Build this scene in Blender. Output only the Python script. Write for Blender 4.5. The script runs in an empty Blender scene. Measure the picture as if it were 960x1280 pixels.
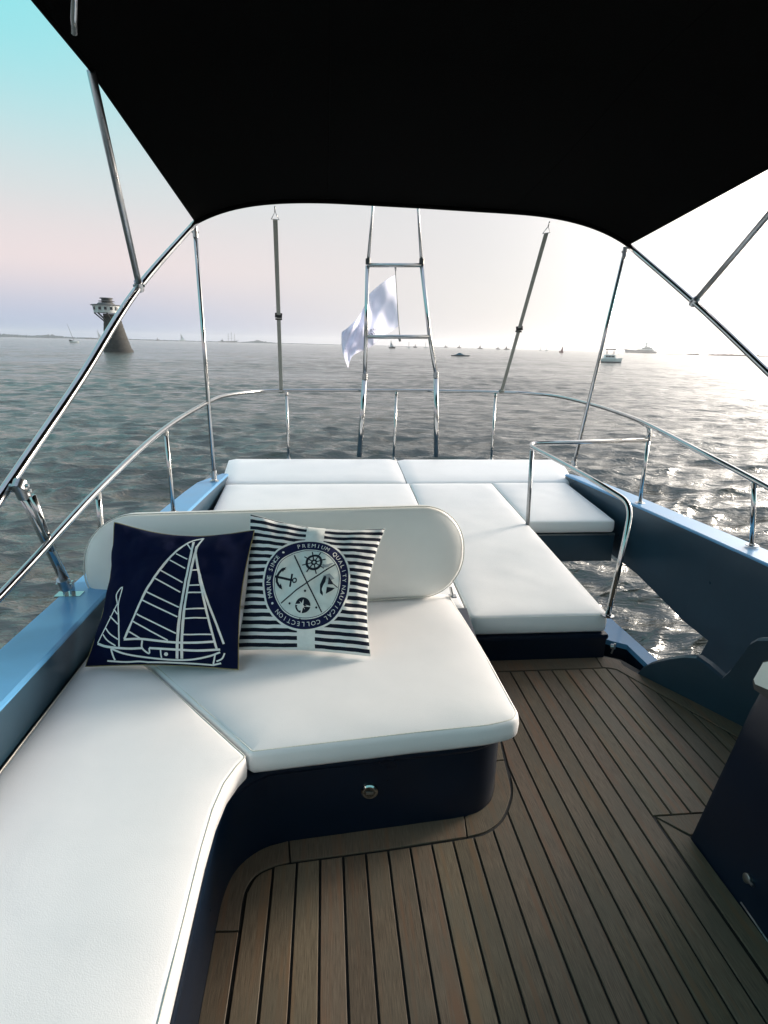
import bpy, bmesh, math, random
import numpy as np
from mathutils import Vector, Matrix, noise, geometry
random.seed(7)
rnd = random.Random(11)
S = bpy.context.scene
COL = S.collection

# ------------------------------------------------------------------ camera
FPX, CX, CY, CAMH, WATER = 720.0, 480.0, 640.0, 1.35, -1.85
ROLL = math.radians(1.3724); PITCH = math.radians(16.1384); YAW = math.radians(5.942)
def _basis():
    f = np.array([math.sin(YAW)*math.cos(PITCH), math.cos(YAW)*math.cos(PITCH), -math.sin(PITCH)])
    r0 = np.array([math.cos(YAW), -math.sin(YAW), 0.0]); u0 = np.cross(r0, f)
    c, s = math.cos(ROLL), math.sin(ROLL)
    return c*r0 + s*u0, -s*r0 + c*u0, f
BI, BJ, BF = _basis()
CAM = np.array([0.0, 0.0, CAMH])
cam = bpy.data.cameras.new('camera'); cam.sensor_fit = 'HORIZONTAL'; cam.sensor_width = 36.0
cam.lens = 36.0*FPX/960.0; cam.clip_start = 0.02; cam.clip_end = 20000
camo = bpy.data.objects.new('camera', cam); COL.objects.link(camo); S.camera = camo
camo.matrix_world = Matrix(((BI[0], BJ[0], -BF[0], 0), (BI[1], BJ[1], -BF[1], 0), (BI[2], BJ[2], -BF[2], CAMH), (0, 0, 0, 1)))
# survey helpers: where a line of sight measured in the photograph meets a known height / station of the boat
def ray(x, y): return BF + BI*(x-CX)/FPX - BJ*(y-CY)/FPX
def atz(x, y, z): r = ray(x, y); return Vector(CAM + r*(z-CAMH)/r[2])
def aty(x, y, Y): r = ray(x, y); return Vector(CAM + r*Y/r[1])
def atx(x, y, X): r = ray(x, y); return Vector(CAM + r*X/r[0])
def onplane(x, y, p, n):
    r = Vector(ray(x, y)); c = Vector(CAM); n = Vector(n); return c + r*((Vector(p)-c).dot(n)/r.dot(n))

# ------------------------------------------------------------------ world, sun, exposure
SUN_AZ, SUN_EL = math.radians(62), math.radians(14)      # azimuth clockwise from +Y
SD = Vector((math.sin(SUN_AZ)*math.cos(SUN_EL), math.cos(SUN_AZ)*math.cos(SUN_EL), math.sin(SUN_EL)))
W = bpy.data.worlds.new('World'); S.world = W; W.use_nodes = True
nt = W.node_tree; nt.nodes.clear()
def N(t, tp, **kw):
    n = t.nodes.new(tp)
    for k, v in kw.items(): setattr(n, k, v)
    return n
def mth(t, op, a, b=None, c=None, clamp=False):
    n = N(t, 'ShaderNodeMath', operation=op, use_clamp=clamp)
    for i, v in enumerate((a, b, c)):
        if v is None: continue
        if isinstance(v, (int, float)): n.inputs[i].default_value = v
        else: t.links.new(v, n.inputs[i])
    return n.outputs[0]
def sstep(t, v, a, b):
    n = N(t, 'ShaderNodeMapRange', interpolation_type='SMOOTHSTEP')
    t.links.new(v, n.inputs[0]); n.inputs[1].default_value = a; n.inputs[2].default_value = b
    n.inputs[3].default_value = 0; n.inputs[4].default_value = 1
    return n.outputs[0]
def mixc(t, f, a, b, bt='MIX'):
    n = N(t, 'ShaderNodeMix', data_type='RGBA', blend_type=bt)
    for i, v in ((0, f), (6, a), (7, b)):
        if isinstance(v, (int, float)): n.inputs[i].default_value = v
        elif isinstance(v, (tuple, list)): n.inputs[i].default_value = tuple(v)+((1,) if len(v) == 3 else ())
        else: t.links.new(v, n.inputs[i])
    return n.outputs[2]
sky = N(nt, 'ShaderNodeTexSky', sky_type='NISHITA', sun_disc=False, sun_elevation=SUN_EL, sun_rotation=SUN_AZ,
        air_density=1.0, dust_density=2.5, ozone_density=1.5)
tc = N(nt, 'ShaderNodeTexCoord')
sx = N(nt, 'ShaderNodeSeparateXYZ'); nt.links.new(tc.outputs['Generated'], sx.inputs[0])
dot = N(nt, 'ShaderNodeVectorMath', operation='DOT_PRODUCT'); nt.links.new(tc.outputs['Generated'], dot.inputs[0]); dot.inputs[1].default_value = SD
# horizontal angle to the sun (cosine), so that the band away from the sun runs right round the horizon
hl = mth(nt, 'SQRT', mth(nt, 'ADD', mth(nt, 'MULTIPLY', sx.outputs[0], sx.outputs[0]), mth(nt, 'MULTIPLY', sx.outputs[1], sx.outputs[1])))
ch = mth(nt, 'DIVIDE', mth(nt, 'ADD', mth(nt, 'MULTIPLY', sx.outputs[0], math.sin(SUN_AZ)), mth(nt, 'MULTIPLY', sx.outputs[1], math.cos(SUN_AZ))), hl)
z = sx.outputs[2]
PALE = (0.545, 0.530, 0.530); CYAN = (0.21, 0.57, 0.60); LAV = (0.30, 0.37, 0.52); PINK = (0.68, 0.53, 0.54)
away = sstep(nt, ch, 0.76, 0.08)
ZEN = (0.44, 0.53, 0.68)
c0 = mixc(nt, mth(nt, 'MULTIPLY', sstep(nt, z, 0.14, 0.40), sstep(nt, dot.outputs['Value'], 0.70, 0.12)), PALE, CYAN)
c0 = mixc(nt, mth(nt, 'MULTIPLY', sstep(nt, z, 0.42, 0.85), 0.9), c0, ZEN)
pinkf = mth(nt, 'MULTIPLY', away, mth(nt, 'MULTIPLY', sstep(nt, z, 0.20, 0.10), 0.55))
c1 = mixc(nt, pinkf, c0, PINK)
c2 = mixc(nt, mth(nt, 'MULTIPLY', away, sstep(nt, z, 0.115, 0.0)), c1, LAV)
glow = mth(nt, 'POWER', mth(nt, 'MAXIMUM', dot.outputs['Value'], 0.0), 14.0)
gl = N(nt, 'ShaderNodeVectorMath', operation='SCALE'); gl.inputs[0].default_value = (6.2, 5.7, 5.1); nt.links.new(glow, gl.inputs['Scale'])
c3 = mixc(nt, 1.0, c2, gl.outputs[0], 'ADD')
sk = mixc(nt, 1.0, sky.outputs[0], (0.10, 0.10, 0.10), 'MULTIPLY')
c4 = mixc(nt, 0.10, c3, sk)
bg = N(nt, 'ShaderNodeBackground'); bg.inputs['Strength'].default_value = 1.0
wo = N(nt, 'ShaderNodeOutputWorld'); nt.links.new(c4, bg.inputs[0]); nt.links.new(bg.outputs[0], wo.inputs[0])
sl = bpy.data.lights.new('sun', 'SUN'); sl.energy = 3.4; sl.angle = math.radians(14); sl.color = (1.0, 0.88, 0.74)
so = bpy.data.objects.new('sun', sl); COL.objects.link(so); so.rotation_euler = (-SD).to_track_quat('-Z', 'Y').to_euler()
S.view_settings.view_transform = 'Standard'; S.view_settings.look = 'None'
S.view_settings.exposure = 0.56; S.view_settings.gamma = 1.0; S.view_settings.use_curve_mapping = False

# ------------------------------------------------------------------ materials
def mat(name, col, rough=0.5, metal=0.0, coat=0.0, spec=0.5, bump=None, vary=None, stretch=(1, 1, 1), trans=0.0, coords='Object', rand=0.0):
    """vary=(scale, amount): brightness mottling; bump=(scale, strength, detail); rand: per-object value spread"""
    m = bpy.data.materials.new(name); m.use_nodes = True; t = m.node_tree
    b = t.nodes['Principled BSDF']
    b.inputs['Base Color'].default_value = (*col, 1); b.inputs['Roughness'].default_value = rough
    b.inputs['Metallic'].default_value = metal; b.inputs['Coat Weight'].default_value = coat; b.inputs['Coat Roughness'].default_value = 0.08
    b.inputs['Specular IOR Level'].default_value = spec
    tcn = N(t, 'ShaderNodeTexCoord'); mp = N(t, 'ShaderNodeMapping'); t.links.new(tcn.outputs[coords], mp.inputs[0]); mp.inputs['Scale'].default_value = stretch
    colout = None
    if vary:
        n = N(t, 'ShaderNodeTexNoise'); n.inputs['Scale'].default_value = vary[0]; n.inputs['Detail'].default_value = 6; n.inputs['Roughness'].default_value = 0.6
        t.links.new(mp.outputs[0], n.inputs[0])
        r = N(t, 'ShaderNodeMapRange'); t.links.new(n.outputs[0], r.inputs[0]); r.inputs[1].default_value = 0.3; r.inputs[2].default_value = 0.7
        r.inputs[3].default_value = 1-vary[1]; r.inputs[4].default_value = 1+vary[1]
        v = r.outputs[0]
        if rand:
            oi = N(t, 'ShaderNodeObjectInfo'); rr = N(t, 'ShaderNodeMapRange'); t.links.new(oi.outputs['Random'], rr.inputs[0])
            rr.inputs[3].default_value = 1-rand; rr.inputs[4].default_value = 1+rand
            v = mth(t, 'MULTIPLY', v, rr.outputs[0])
        hs = N(t, 'ShaderNodeVectorMath', operation='SCALE'); hs.inputs[0].default_value = col; t.links.new(v, hs.inputs['Scale'])
        t.links.new(hs.outputs[0], b.inputs['Base Color'])
        rg = N(t, 'ShaderNodeMapRange'); t.links.new(n.outputs[0], rg.inputs[0]); rg.inputs[3].default_value = max(0, rough-0.08); rg.inputs[4].default_value = min(1, rough+0.08)
        t.links.new(rg.outputs[0], b.inputs['Roughness'])
    if bump:
        n2 = N(t, 'ShaderNodeTexNoise'); n2.inputs['Scale'].default_value = bump[0]; n2.inputs['Detail'].default_value = bump[2]
        t.links.new(mp.outputs[0], n2.inputs[0])
        bp = N(t, 'ShaderNodeBump'); bp.inputs['Strength'].default_value = bump[1]; bp.inputs['Distance'].default_value = 0.01
        t.links.new(n2.outputs[0], bp.inputs['Height']); t.links.new(bp.outputs[0], b.inputs['Normal'])
        if 'vinyl' in name:
            n3 = N(t, 'ShaderNodeTexNoise'); n3.inputs['Scale'].default_value = 6; n3.inputs['Detail'].default_value = 3; n3.inputs['Distortion'].default_value = 0.4; t.links.new(mp.outputs[0], n3.inputs[0])
            b2 = N(t, 'ShaderNodeBump'); b2.inputs['Strength'].default_value = 0.22; b2.inputs['Distance'].default_value = 0.005
            t.links.new(n3.outputs[0], b2.inputs['Height']); t.links.new(b2.outputs[0], bp.inputs['Normal'])
    return m
M = {}
M['steel'] = mat('polished_steel', (0.50, 0.50, 0.495), 0.13, 1.0, vary=(9, 0.10), bump=(60, 0.03, 3))
M['latch_metal'] = mat('satin_chrome', (0.75, 0.74, 0.70), 0.55, 0.3, vary=(9, 0.05))
M['steel_dull'] = mat('brushed_steel', (0.42, 0.43, 0.44), 0.3, 1.0, vary=(30, 0.12))
M['vinyl'] = mat('white_vinyl', (0.88, 0.86, 0.865), 0.42, vary=(3.0, 0.035), bump=(420, 0.06, 2))
M['vinyl_back'] = mat('cream_vinyl', (0.87, 0.85, 0.81), 0.42, vary=(3.0, 0.04), bump=(420, 0.06, 2))
M['thread'] = mat('stitched_piping', (0.74, 0.71, 0.64), 0.6, vary=(300, 0.15))
M['navy'] = mat('navy_gelcoat', (0.0018, 0.0085, 0.022), 0.30, spec=0.35, vary=(5, 0.18), bump=(25, 0.02, 3))
M['teal'] = mat('blue_grey_gelcoat', (0.020, 0.050, 0.078), 0.30, coat=0.25, vary=(4, 0.16), bump=(18, 0.02, 3))
M['cap'] = mat('light_blue_gelcoat', (0.10, 0.32, 0.58), 0.40, coat=0.3, vary=(5, 0.08), bump=(12, 0.02, 2))
M['hull'] = mat('hull_paint', (0.02, 0.04, 0.07), 0.3, coat=0.4, vary=(2, 0.1))
M['canvas'] = mat('black_canvas', (0.0016, 0.0018, 0.0018), 0.95, spec=0.03, vary=(6, 0.2), bump=(250, 0.25, 2))
M['caulk'] = mat('black_caulk', (0.006, 0.006, 0.006), 0.6, vary=(50, 0.2))
M['webbing'] = mat('grey_webbing', (0.28, 0.29, 0.26), 0.8, vary=(140, 0.2), bump=(300, 0.3, 1))
M['rubber'] = mat('black_plastic', (0.012, 0.012, 0.013), 0.45, vary=(30, 0.15))
M['pillow_navy'] = mat('navy_pillow_cotton', (0.0018, 0.0055, 0.030), 0.9, spec=0.12, vary=(12, 0.12), bump=(500, 0.3, 2))
M['print_white'] = mat('white_print', (0.78, 0.79, 0.76), 0.85, spec=0.2, vary=(60, 0.05))
M['print_navy'] = mat('navy_print', (0.008, 0.012, 0.055), 0.85, spec=0.2, vary=(60, 0.1))
M['print_black'] = mat('black_print', (0.012, 0.018, 0.030), 0.85, spec=0.2, vary=(60, 0.1))
M['print_pale'] = mat('pale_print', (0.72, 0.77, 0.73), 0.85, spec=0.2, vary=(40, 0.06))
M['print_grey'] = mat('grey_print', (0.30, 0.34, 0.36), 0.85, spec=0.2, vary=(30, 0.2))
M['pillow_edge'] = mat('tan_piping', (0.30, 0.25, 0.12), 0.9, vary=(80, 0.2))

def teak(name, col, rough=0.55):
    m = bpy.data.materials.new(name); m.use_nodes = True; t = m.node_tree; b = t.nodes['Principled BSDF']
    tcn = N(t, 'ShaderNodeTexCoord'); oi = N(t, 'ShaderNodeObjectInfo')
    off = N(t, 'ShaderNodeVectorMath', operation='SCALE'); off.inputs[0].default_value = (37.0, 91.0, 0); t.links.new(oi.outputs['Random'], off.inputs['Scale'])
    ad = N(t, 'ShaderNodeVectorMath', operation='ADD'); t.links.new(tcn.outputs['Object'], ad.inputs[0]); t.links.new(off.outputs[0], ad.inputs[1])
    mp = N(t, 'ShaderNodeMapping'); mp.inputs['Scale'].default_value = (1, 0.045, 1); t.links.new(ad.outputs[0], mp.inputs[0])
    n = N(t, 'ShaderNodeTexNoise'); n.inputs['Scale'].default_value = 420; n.inputs['Detail'].default_value = 8; n.inputs['Roughness'].default_value = 0.65; t.links.new(mp.outputs[0], n.inputs[0])
    n2 = N(t, 'ShaderNodeTexNoise'); n2.inputs['Scale'].default_value = 6; n2.inputs['Detail'].default_value = 4; t.links.new(ad.outputs[0], n2.inputs[0])
    n3 = N(t, 'ShaderNodeTexNoise'); n3.inputs['Scale'].default_value = 45; n3.inputs['Detail'].default_value = 3; t.links.new(mp.outputs[0], n3.inputs[0])
    cr = N(t, 'ShaderNodeValToRGB'); e = cr.color_ramp.elements
    e[0].position = 0.30; e[0].color = tuple(c*0.50 for c in col)+(1,)
    e[1].position = 0.72; e[1].color = tuple(min(1, c*1.45) for c in col)+(1,)
    t.links.new(n.outputs[0], cr.inputs[0])
    c1 = mixc(t, sstep(t, n3.outputs[0], 0.50, 0.66), cr.outputs[0], tuple(c*k for c, k in zip(col, (1.15, 0.9, 0.72))))
    g = mth(t, 'MULTIPLY', sstep(t, n2.outputs[0], 0.42, 0.68), 0.55)
    c2_ = mixc(t, g, c1, tuple(c*k for c, k in zip(col, (0.80, 0.93, 1.02))))
    hv = N(t, 'ShaderNodeHueSaturation')
    hr = N(t, 'ShaderNodeMapRange'); t.links.new(oi.outputs['Random'], hr.inputs[0]); hr.inputs[3].default_value = 0.76; hr.inputs[4].default_value = 1.20
    wn = N(t, 'ShaderNodeTexWhiteNoise', noise_dimensions='1D'); t.links.new(oi.outputs['Random'], wn.inputs['W'])
    hu = N(t, 'ShaderNodeMapRange'); t.links.new(wn.outputs[0], hu.inputs[0]); hu.inputs[3].default_value = 0.487; hu.inputs[4].default_value = 0.507
    t.links.new(hu.outputs[0], hv.inputs['Hue']); t.links.new(hr.outputs[0], hv.inputs['Value']); t.links.new(c2_, hv.inputs['Color'])
    hv.inputs['Saturation'].default_value = 0.9
    t.links.new(hv.outputs[0], b.inputs['Base Color'])
    b.inputs['Roughness'].default_value = rough; b.inputs['Specular IOR Level'].default_value = 0.35
    bp = N(t, 'ShaderNodeBump'); bp.inputs['Strength'].default_value = 0.25; bp.inputs['Distance'].default_value = 0.002
    t.links.new(n.outputs[0], bp.inputs['Height']); t.links.new(bp.outputs[0], b.inputs['Normal'])
    return m
M['teak'] = teak('weathered_teak', (0.165, 0.122, 0.078))

def stripes_mat():
    m = bpy.data.materials.new('striped_cotton'); m.use_nodes = True; t = m.node_tree; b = t.nodes['Principled BSDF']
    uv = N(t, 'ShaderNodeUVMap'); s = N(t, 'ShaderNodeSeparateXYZ'); t.links.new(uv.outputs[0], s.inputs[0])
    nz = N(t, 'ShaderNodeTexNoise'); nz.inputs['Scale'].default_value = 5; t.links.new(uv.outputs[0], nz.inputs[0])
    v = mth(t, 'FRACT', mth(t, 'ADD', mth(t, 'MULTIPLY', s.outputs[1], 18.5), mth(t, 'MULTIPLY', nz.outputs[0], 0.35)))
    f = mth(t, 'GREATER_THAN', v, 0.47)
    b.inputs['Roughness'].default_value = 0.9; b.inputs['Specular IOR Level'].default_value = 0.15
    t.links.new(mixc(t, f, (0.80, 0.80, 0.79), (0.010, 0.014, 0.028)), b.inputs['Base Color'])
    n2 = N(t, 'ShaderNodeTexNoise'); n2.inputs['Scale'].default_value = 300; t.links.new(uv.outputs[0], n2.inputs[0])
    bp = N(t, 'ShaderNodeBump'); bp.inputs['Strength'].default_value = 0.2; bp.inputs['Distance'].default_value = 0.002
    t.links.new(n2.outputs[0], bp.inputs['Height']); t.links.new(bp.outputs[0], b.inputs['Normal'])
    return m
M['stripes'] = stripes_mat()

# ------------------------------------------------------------------ builders
def obj(name, verts, faces, m, parent=None, smooth=True, uvs=None, angle=None):
    me = bpy.data.meshes.new(name); me.from_pydata([tuple(v) for v in verts], [], faces); me.update()
    if smooth: me.polygons.foreach_set('use_smooth', [True]*len(me.polygons))
    if angle is not None:
        bm = bmesh.new(); bm.from_mesh(me)
        for e in bm.edges:
            if len(e.link_faces) == 2 and e.calc_face_angle(0) > angle: e.smooth = False
        bm.to_mesh(me); bm.free()
    if uvs is not None:
        ul = me.uv_layers.new(name='UVMap')
        for l in me.loops: ul.data[l.index].uv = uvs[l.vertex_index]
    me.materials.append(M[m] if isinstance(m, str) else m)
    o = bpy.data.objects.new(name, me); COL.objects.link(o)
    if parent: o.parent = parent
    return o
def thing(name, label, cat, group=None, loc=(0, 0, 0)):
    o = bpy.data.objects.new(name, None); COL.objects.link(o); o.location = loc; o.empty_display_size = 0.1
    return tag(o, label, cat, group)
def tag(o, label, cat, group=None):
    o['label'] = label; o['category'] = cat
    if group: o['group'] = group
    return o
def setloc(root):      # children were built in world coordinates under an empty standing at root.location
    for ch in root.children:
        ch.matrix_parent_inverse = Matrix.Translation(-root.location)
class MB:
    def __init__(s): s.v = []; s.f = []
    def add(s, v, f):
        b = len(s.v); s.v += [Vector(p) for p in v]; s.f += [tuple(i+b for i in q) for q in f]; return s
    def box(s, c, d, rot=None):
        c = Vector(c); x, y, z = (k/2 for k in d)
        vs = [Vector(p) for p in ((-x,-y,-z),(x,-y,-z),(x,y,-z),(-x,y,-z),(-x,-y,z),(x,-y,z),(x,y,z),(-x,y,z))]
        if rot is not None: vs = [rot @ p for p in vs]
        return s.add([c+p for p in vs], [(0,3,2,1),(4,5,6,7),(0,1,5,4),(1,2,6,5),(2,3,7,6),(3,0,4,7)])
    def tube(s, pts, r, n=12, cap=True, closed=False):
        pts = [Vector(p) for p in pts]; rs = r if isinstance(r, (list, tuple)) else [r]*len(pts)
        k = len(pts); prev = None; rings = []
        for i, p in enumerate(pts):
            a = pts[(i-1) % k] if (i or closed) else p; b = pts[(i+1) % k] if (i < k-1 or closed) else p
            t = (b-a).normalized()
            if prev is None:
                u = t.cross(Vector((0, 0, 1)));
                if u.length < 0.1: u = t.cross(Vector((1, 0, 0)))
            else: u = prev - t*prev.dot(t)
            u.normalize(); prev = u; w = t.cross(u)
            rings.append([p + (u*math.cos(2*math.pi*j/n)+w*math.sin(2*math.pi*j/n))*rs[i] for j in range(n)])
        v = [q for rg in rings for q in rg]; f = []
        for i in range(k if closed else k-1):
            i2 = (i+1) % k
            for j in range(n): f.append((i*n+j, i*n+(j+1) % n, i2*n+(j+1) % n, i2*n+j))
        if cap and not closed: f.append(tuple(range(n))[::-1]); f.append(tuple((k-1)*n+j for j in range(n)))
        return s.add(v, f)
    def prism(s, poly, z0, z1):
        n = len(poly); v = [(p[0], p[1], z0) for p in poly]+[(p[0], p[1], z1) for p in poly]
        return s.add(v, [tuple(range(n))[::-1], tuple(range(n, 2*n))]+[(i, (i+1) % n, n+(i+1) % n, n+i) for i in range(n)])
    def build(s, name, m, parent=None, smooth=False, angle=None): return obj(name, s.v, s.f, m, parent, smooth, angle=angle)
def smoothpts(pts, k=6, closed=False):
    pts = [Vector(p) for p in pts]; n = len(pts); out = []
    rng = range(n) if closed else range(n-1)
    for i in rng:
        p0 = pts[(i-1) % n] if (i or closed) else pts[0]*2-pts[1]; p1 = pts[i]; p2 = pts[(i+1) % n]
        p3 = pts[(i+2) % n] if (i+2 < n or closed) else pts[-1]*2-pts[-2]
        for j in range(k):
            t = j/k; out.append(0.5*((2*p1)+(p2-p0)*t+(2*p0-5*p1+4*p2-p3)*t*t+(3*p1-p0-3*p2+p3)*t**3))
    if not closed: out.append(pts[-1])
    return out
def fillet(pts, r, k=5):      # round the inner corners of an open 3D polyline
    pts = [Vector(p) for p in pts]; out = [pts[0]]
    for a, b, c in zip(pts, pts[1:], pts[2:]):
        d = min(r, (a-b).length*0.48, (c-b).length*0.48)
        s, e = b+(a-b).normalized()*d, b+(c-b).normalized()*d
        out += [(1-t)**2*s+2*t*(1-t)*b+t*t*e for t in (i/k for i in range(k+1))]
    return out+[pts[-1]]
def roundpoly(poly, rad, k=5):   # 2D polygon; rad number or list per corner
    n = len(poly); out = []
    for i in range(n):
        a, b, c = Vector(poly[i-1][:2]), Vector(poly[i][:2]), Vector(poly[(i+1) % n][:2])
        r = rad[i] if isinstance(rad, (list, tuple)) else rad
        d = min(r, (a-b).length*0.45, (c-b).length*0.45)
        if d < 1e-4: out.append(b); continue
        s, e = b+(a-b).normalized()*d, b+(c-b).normalized()*d
        out += [(1-t)**2*s+2*t*(1-t)*b+t*t*e for t in (j/k for j in range(k+1))]
    return out
def area(poly): return 0.5*sum(poly[i-1][0]*poly[i][1]-poly[i][0]*poly[i-1][1] for i in range(len(poly)))
def inset(poly, d):
    n = len(poly); out = []
    for i in range(n):
        a, b, c = poly[i-1], poly[i], poly[(i+1) % n]
        n1 = Vector((-(b-a).y, (b-a).x)).normalized(); n2 = Vector((-(c-b).y, (c-b).x)).normalized()
        q = n1+n2; k = q.length_squared
        out.append(b+q*(2*d/k) if k > 0.2 else b+n1*d)
    return out
def resample(poly, step):
    out = []; n = len(poly)
    for i in range(n):
        a, b = poly[i], poly[(i+1) % n]; k = max(1, int((b-a).length/step))
        out += [a+(b-a)*(j/k) for j in range(k)]
    return out
def slab(name, poly, th, ztop, m, parent, rad=0.012, crown=0.012, wob=0.0015, seed=0.0):
    """upholstered slab: rounded lip top and bottom, slightly crowned top. ztop: number or f(x,y)"""
    if area(poly) < 0: poly = poly[::-1]
    poly = resample([Vector(p[:2]) for p in poly], 0.04)
    zt = ztop if callable(ztop) else (lambda x, y: ztop)
    prof = [(0.010, -th), (0.0, -th+0.012), (-0.002, -th*0.5), (0.0, -rad)]
    prof += [(rad*(1-math.cos(a)), -rad+rad*math.sin(a)) for a in (0.5, 1.0, 1.57)]
    v = []; f = []; n = len(poly)
    def wav(x, y, k): return noise.noise(Vector((x*9+seed, y*9, k)))*wob+noise.noise(Vector((x*2.6+seed, y*2.6, 7.0)))*wob*1.8
    for (d, dz) in prof:
        for p in inset(poly, d): v.append((p.x, p.y, zt(p.x, p.y)+dz+wav(p.x, p.y, dz*40)))
    for r in range(len(prof)-1):
        for i in range(n): f.append((r*n+i, r*n+(i+1) % n, (r+1)*n+(i+1) % n, (r+1)*n+i))
    f.append(tuple(range(n))[::-1])
    ringp = [Vector((q[0], q[1])) for q in v[-n:]]; base_i = len(v)-n
    P = np.array([(q.x, q.y) for q in ringp]); Q = np.roll(P, -1, 0)
    gx = np.arange(P[:, 0].min(), P[:, 0].max(), 0.035); gy = np.arange(P[:, 1].min(), P[:, 1].max(), 0.035)
    inner = []; dd = []
    for x in gx:
        for y in gy:
            w_ = np.array((x+0.006*math.sin(y*91), y+0.006*math.sin(x*83))); e = Q-P; tt_ = np.clip(((w_-P)*e).sum(1)/np.maximum((e*e).sum(1), 1e-9), 0, 1)
            dist = np.sqrt((((P+e*tt_[:, None])-w_)**2).sum(1)).min()
            cr = ((P[:, 1] > w_[1]) != (Q[:, 1] > w_[1])) & (w_[0] < (Q[:, 0]-P[:, 0])*(w_[1]-P[:, 1])/(Q[:, 1]-P[:, 1]+1e-12)+P[:, 0])
            if cr.sum() % 2 and dist > 0.014: inner.append(Vector(w_)); dd.append(dist)
    res = geometry.delaunay_2d_cdt(ringp+inner, [], [tuple(range(n))], 1, 1e-5)
    mp_ = {}
    for i, co in enumerate(res[0]):
        orig = res[3][i]
        if orig and orig[0] < n: mp_[i] = base_i+orig[0]
        else:
            d_ = dd[orig[0]-n] if orig else 0.0
            mp_[i] = len(v); v.append((co.x, co.y, zt(co.x, co.y)+crown*(1-math.exp(-d_/0.05))+wav(co.x, co.y, 0)))
    f += [tuple(mp_[i] for i in q) for q in res[2]]
    return obj(name, v, f, m, parent), poly, zt
def piping(poly, zt, parent, d=0.003, dz=-0.004, r=0.0022, m='thread'):
    pts = [Vector((p.x, p.y, zt(p.x, p.y)+dz)) for p in inset(poly, d)]
    return MB().tube(pts, r, 6, closed=True).build('piping', m, parent, True)
def screw_base(name, c, parent, r=0.038, n=(0, 0, 1), m='steel'):
    c = Vector(c); n = Vector(n).normalized()
    return MB().tube([c, c+n*0.004, c+n*0.006, c+n*0.012], [r, r, r*0.55, r*0.5], 16).build(name, m, parent, True, 0.6)

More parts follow.
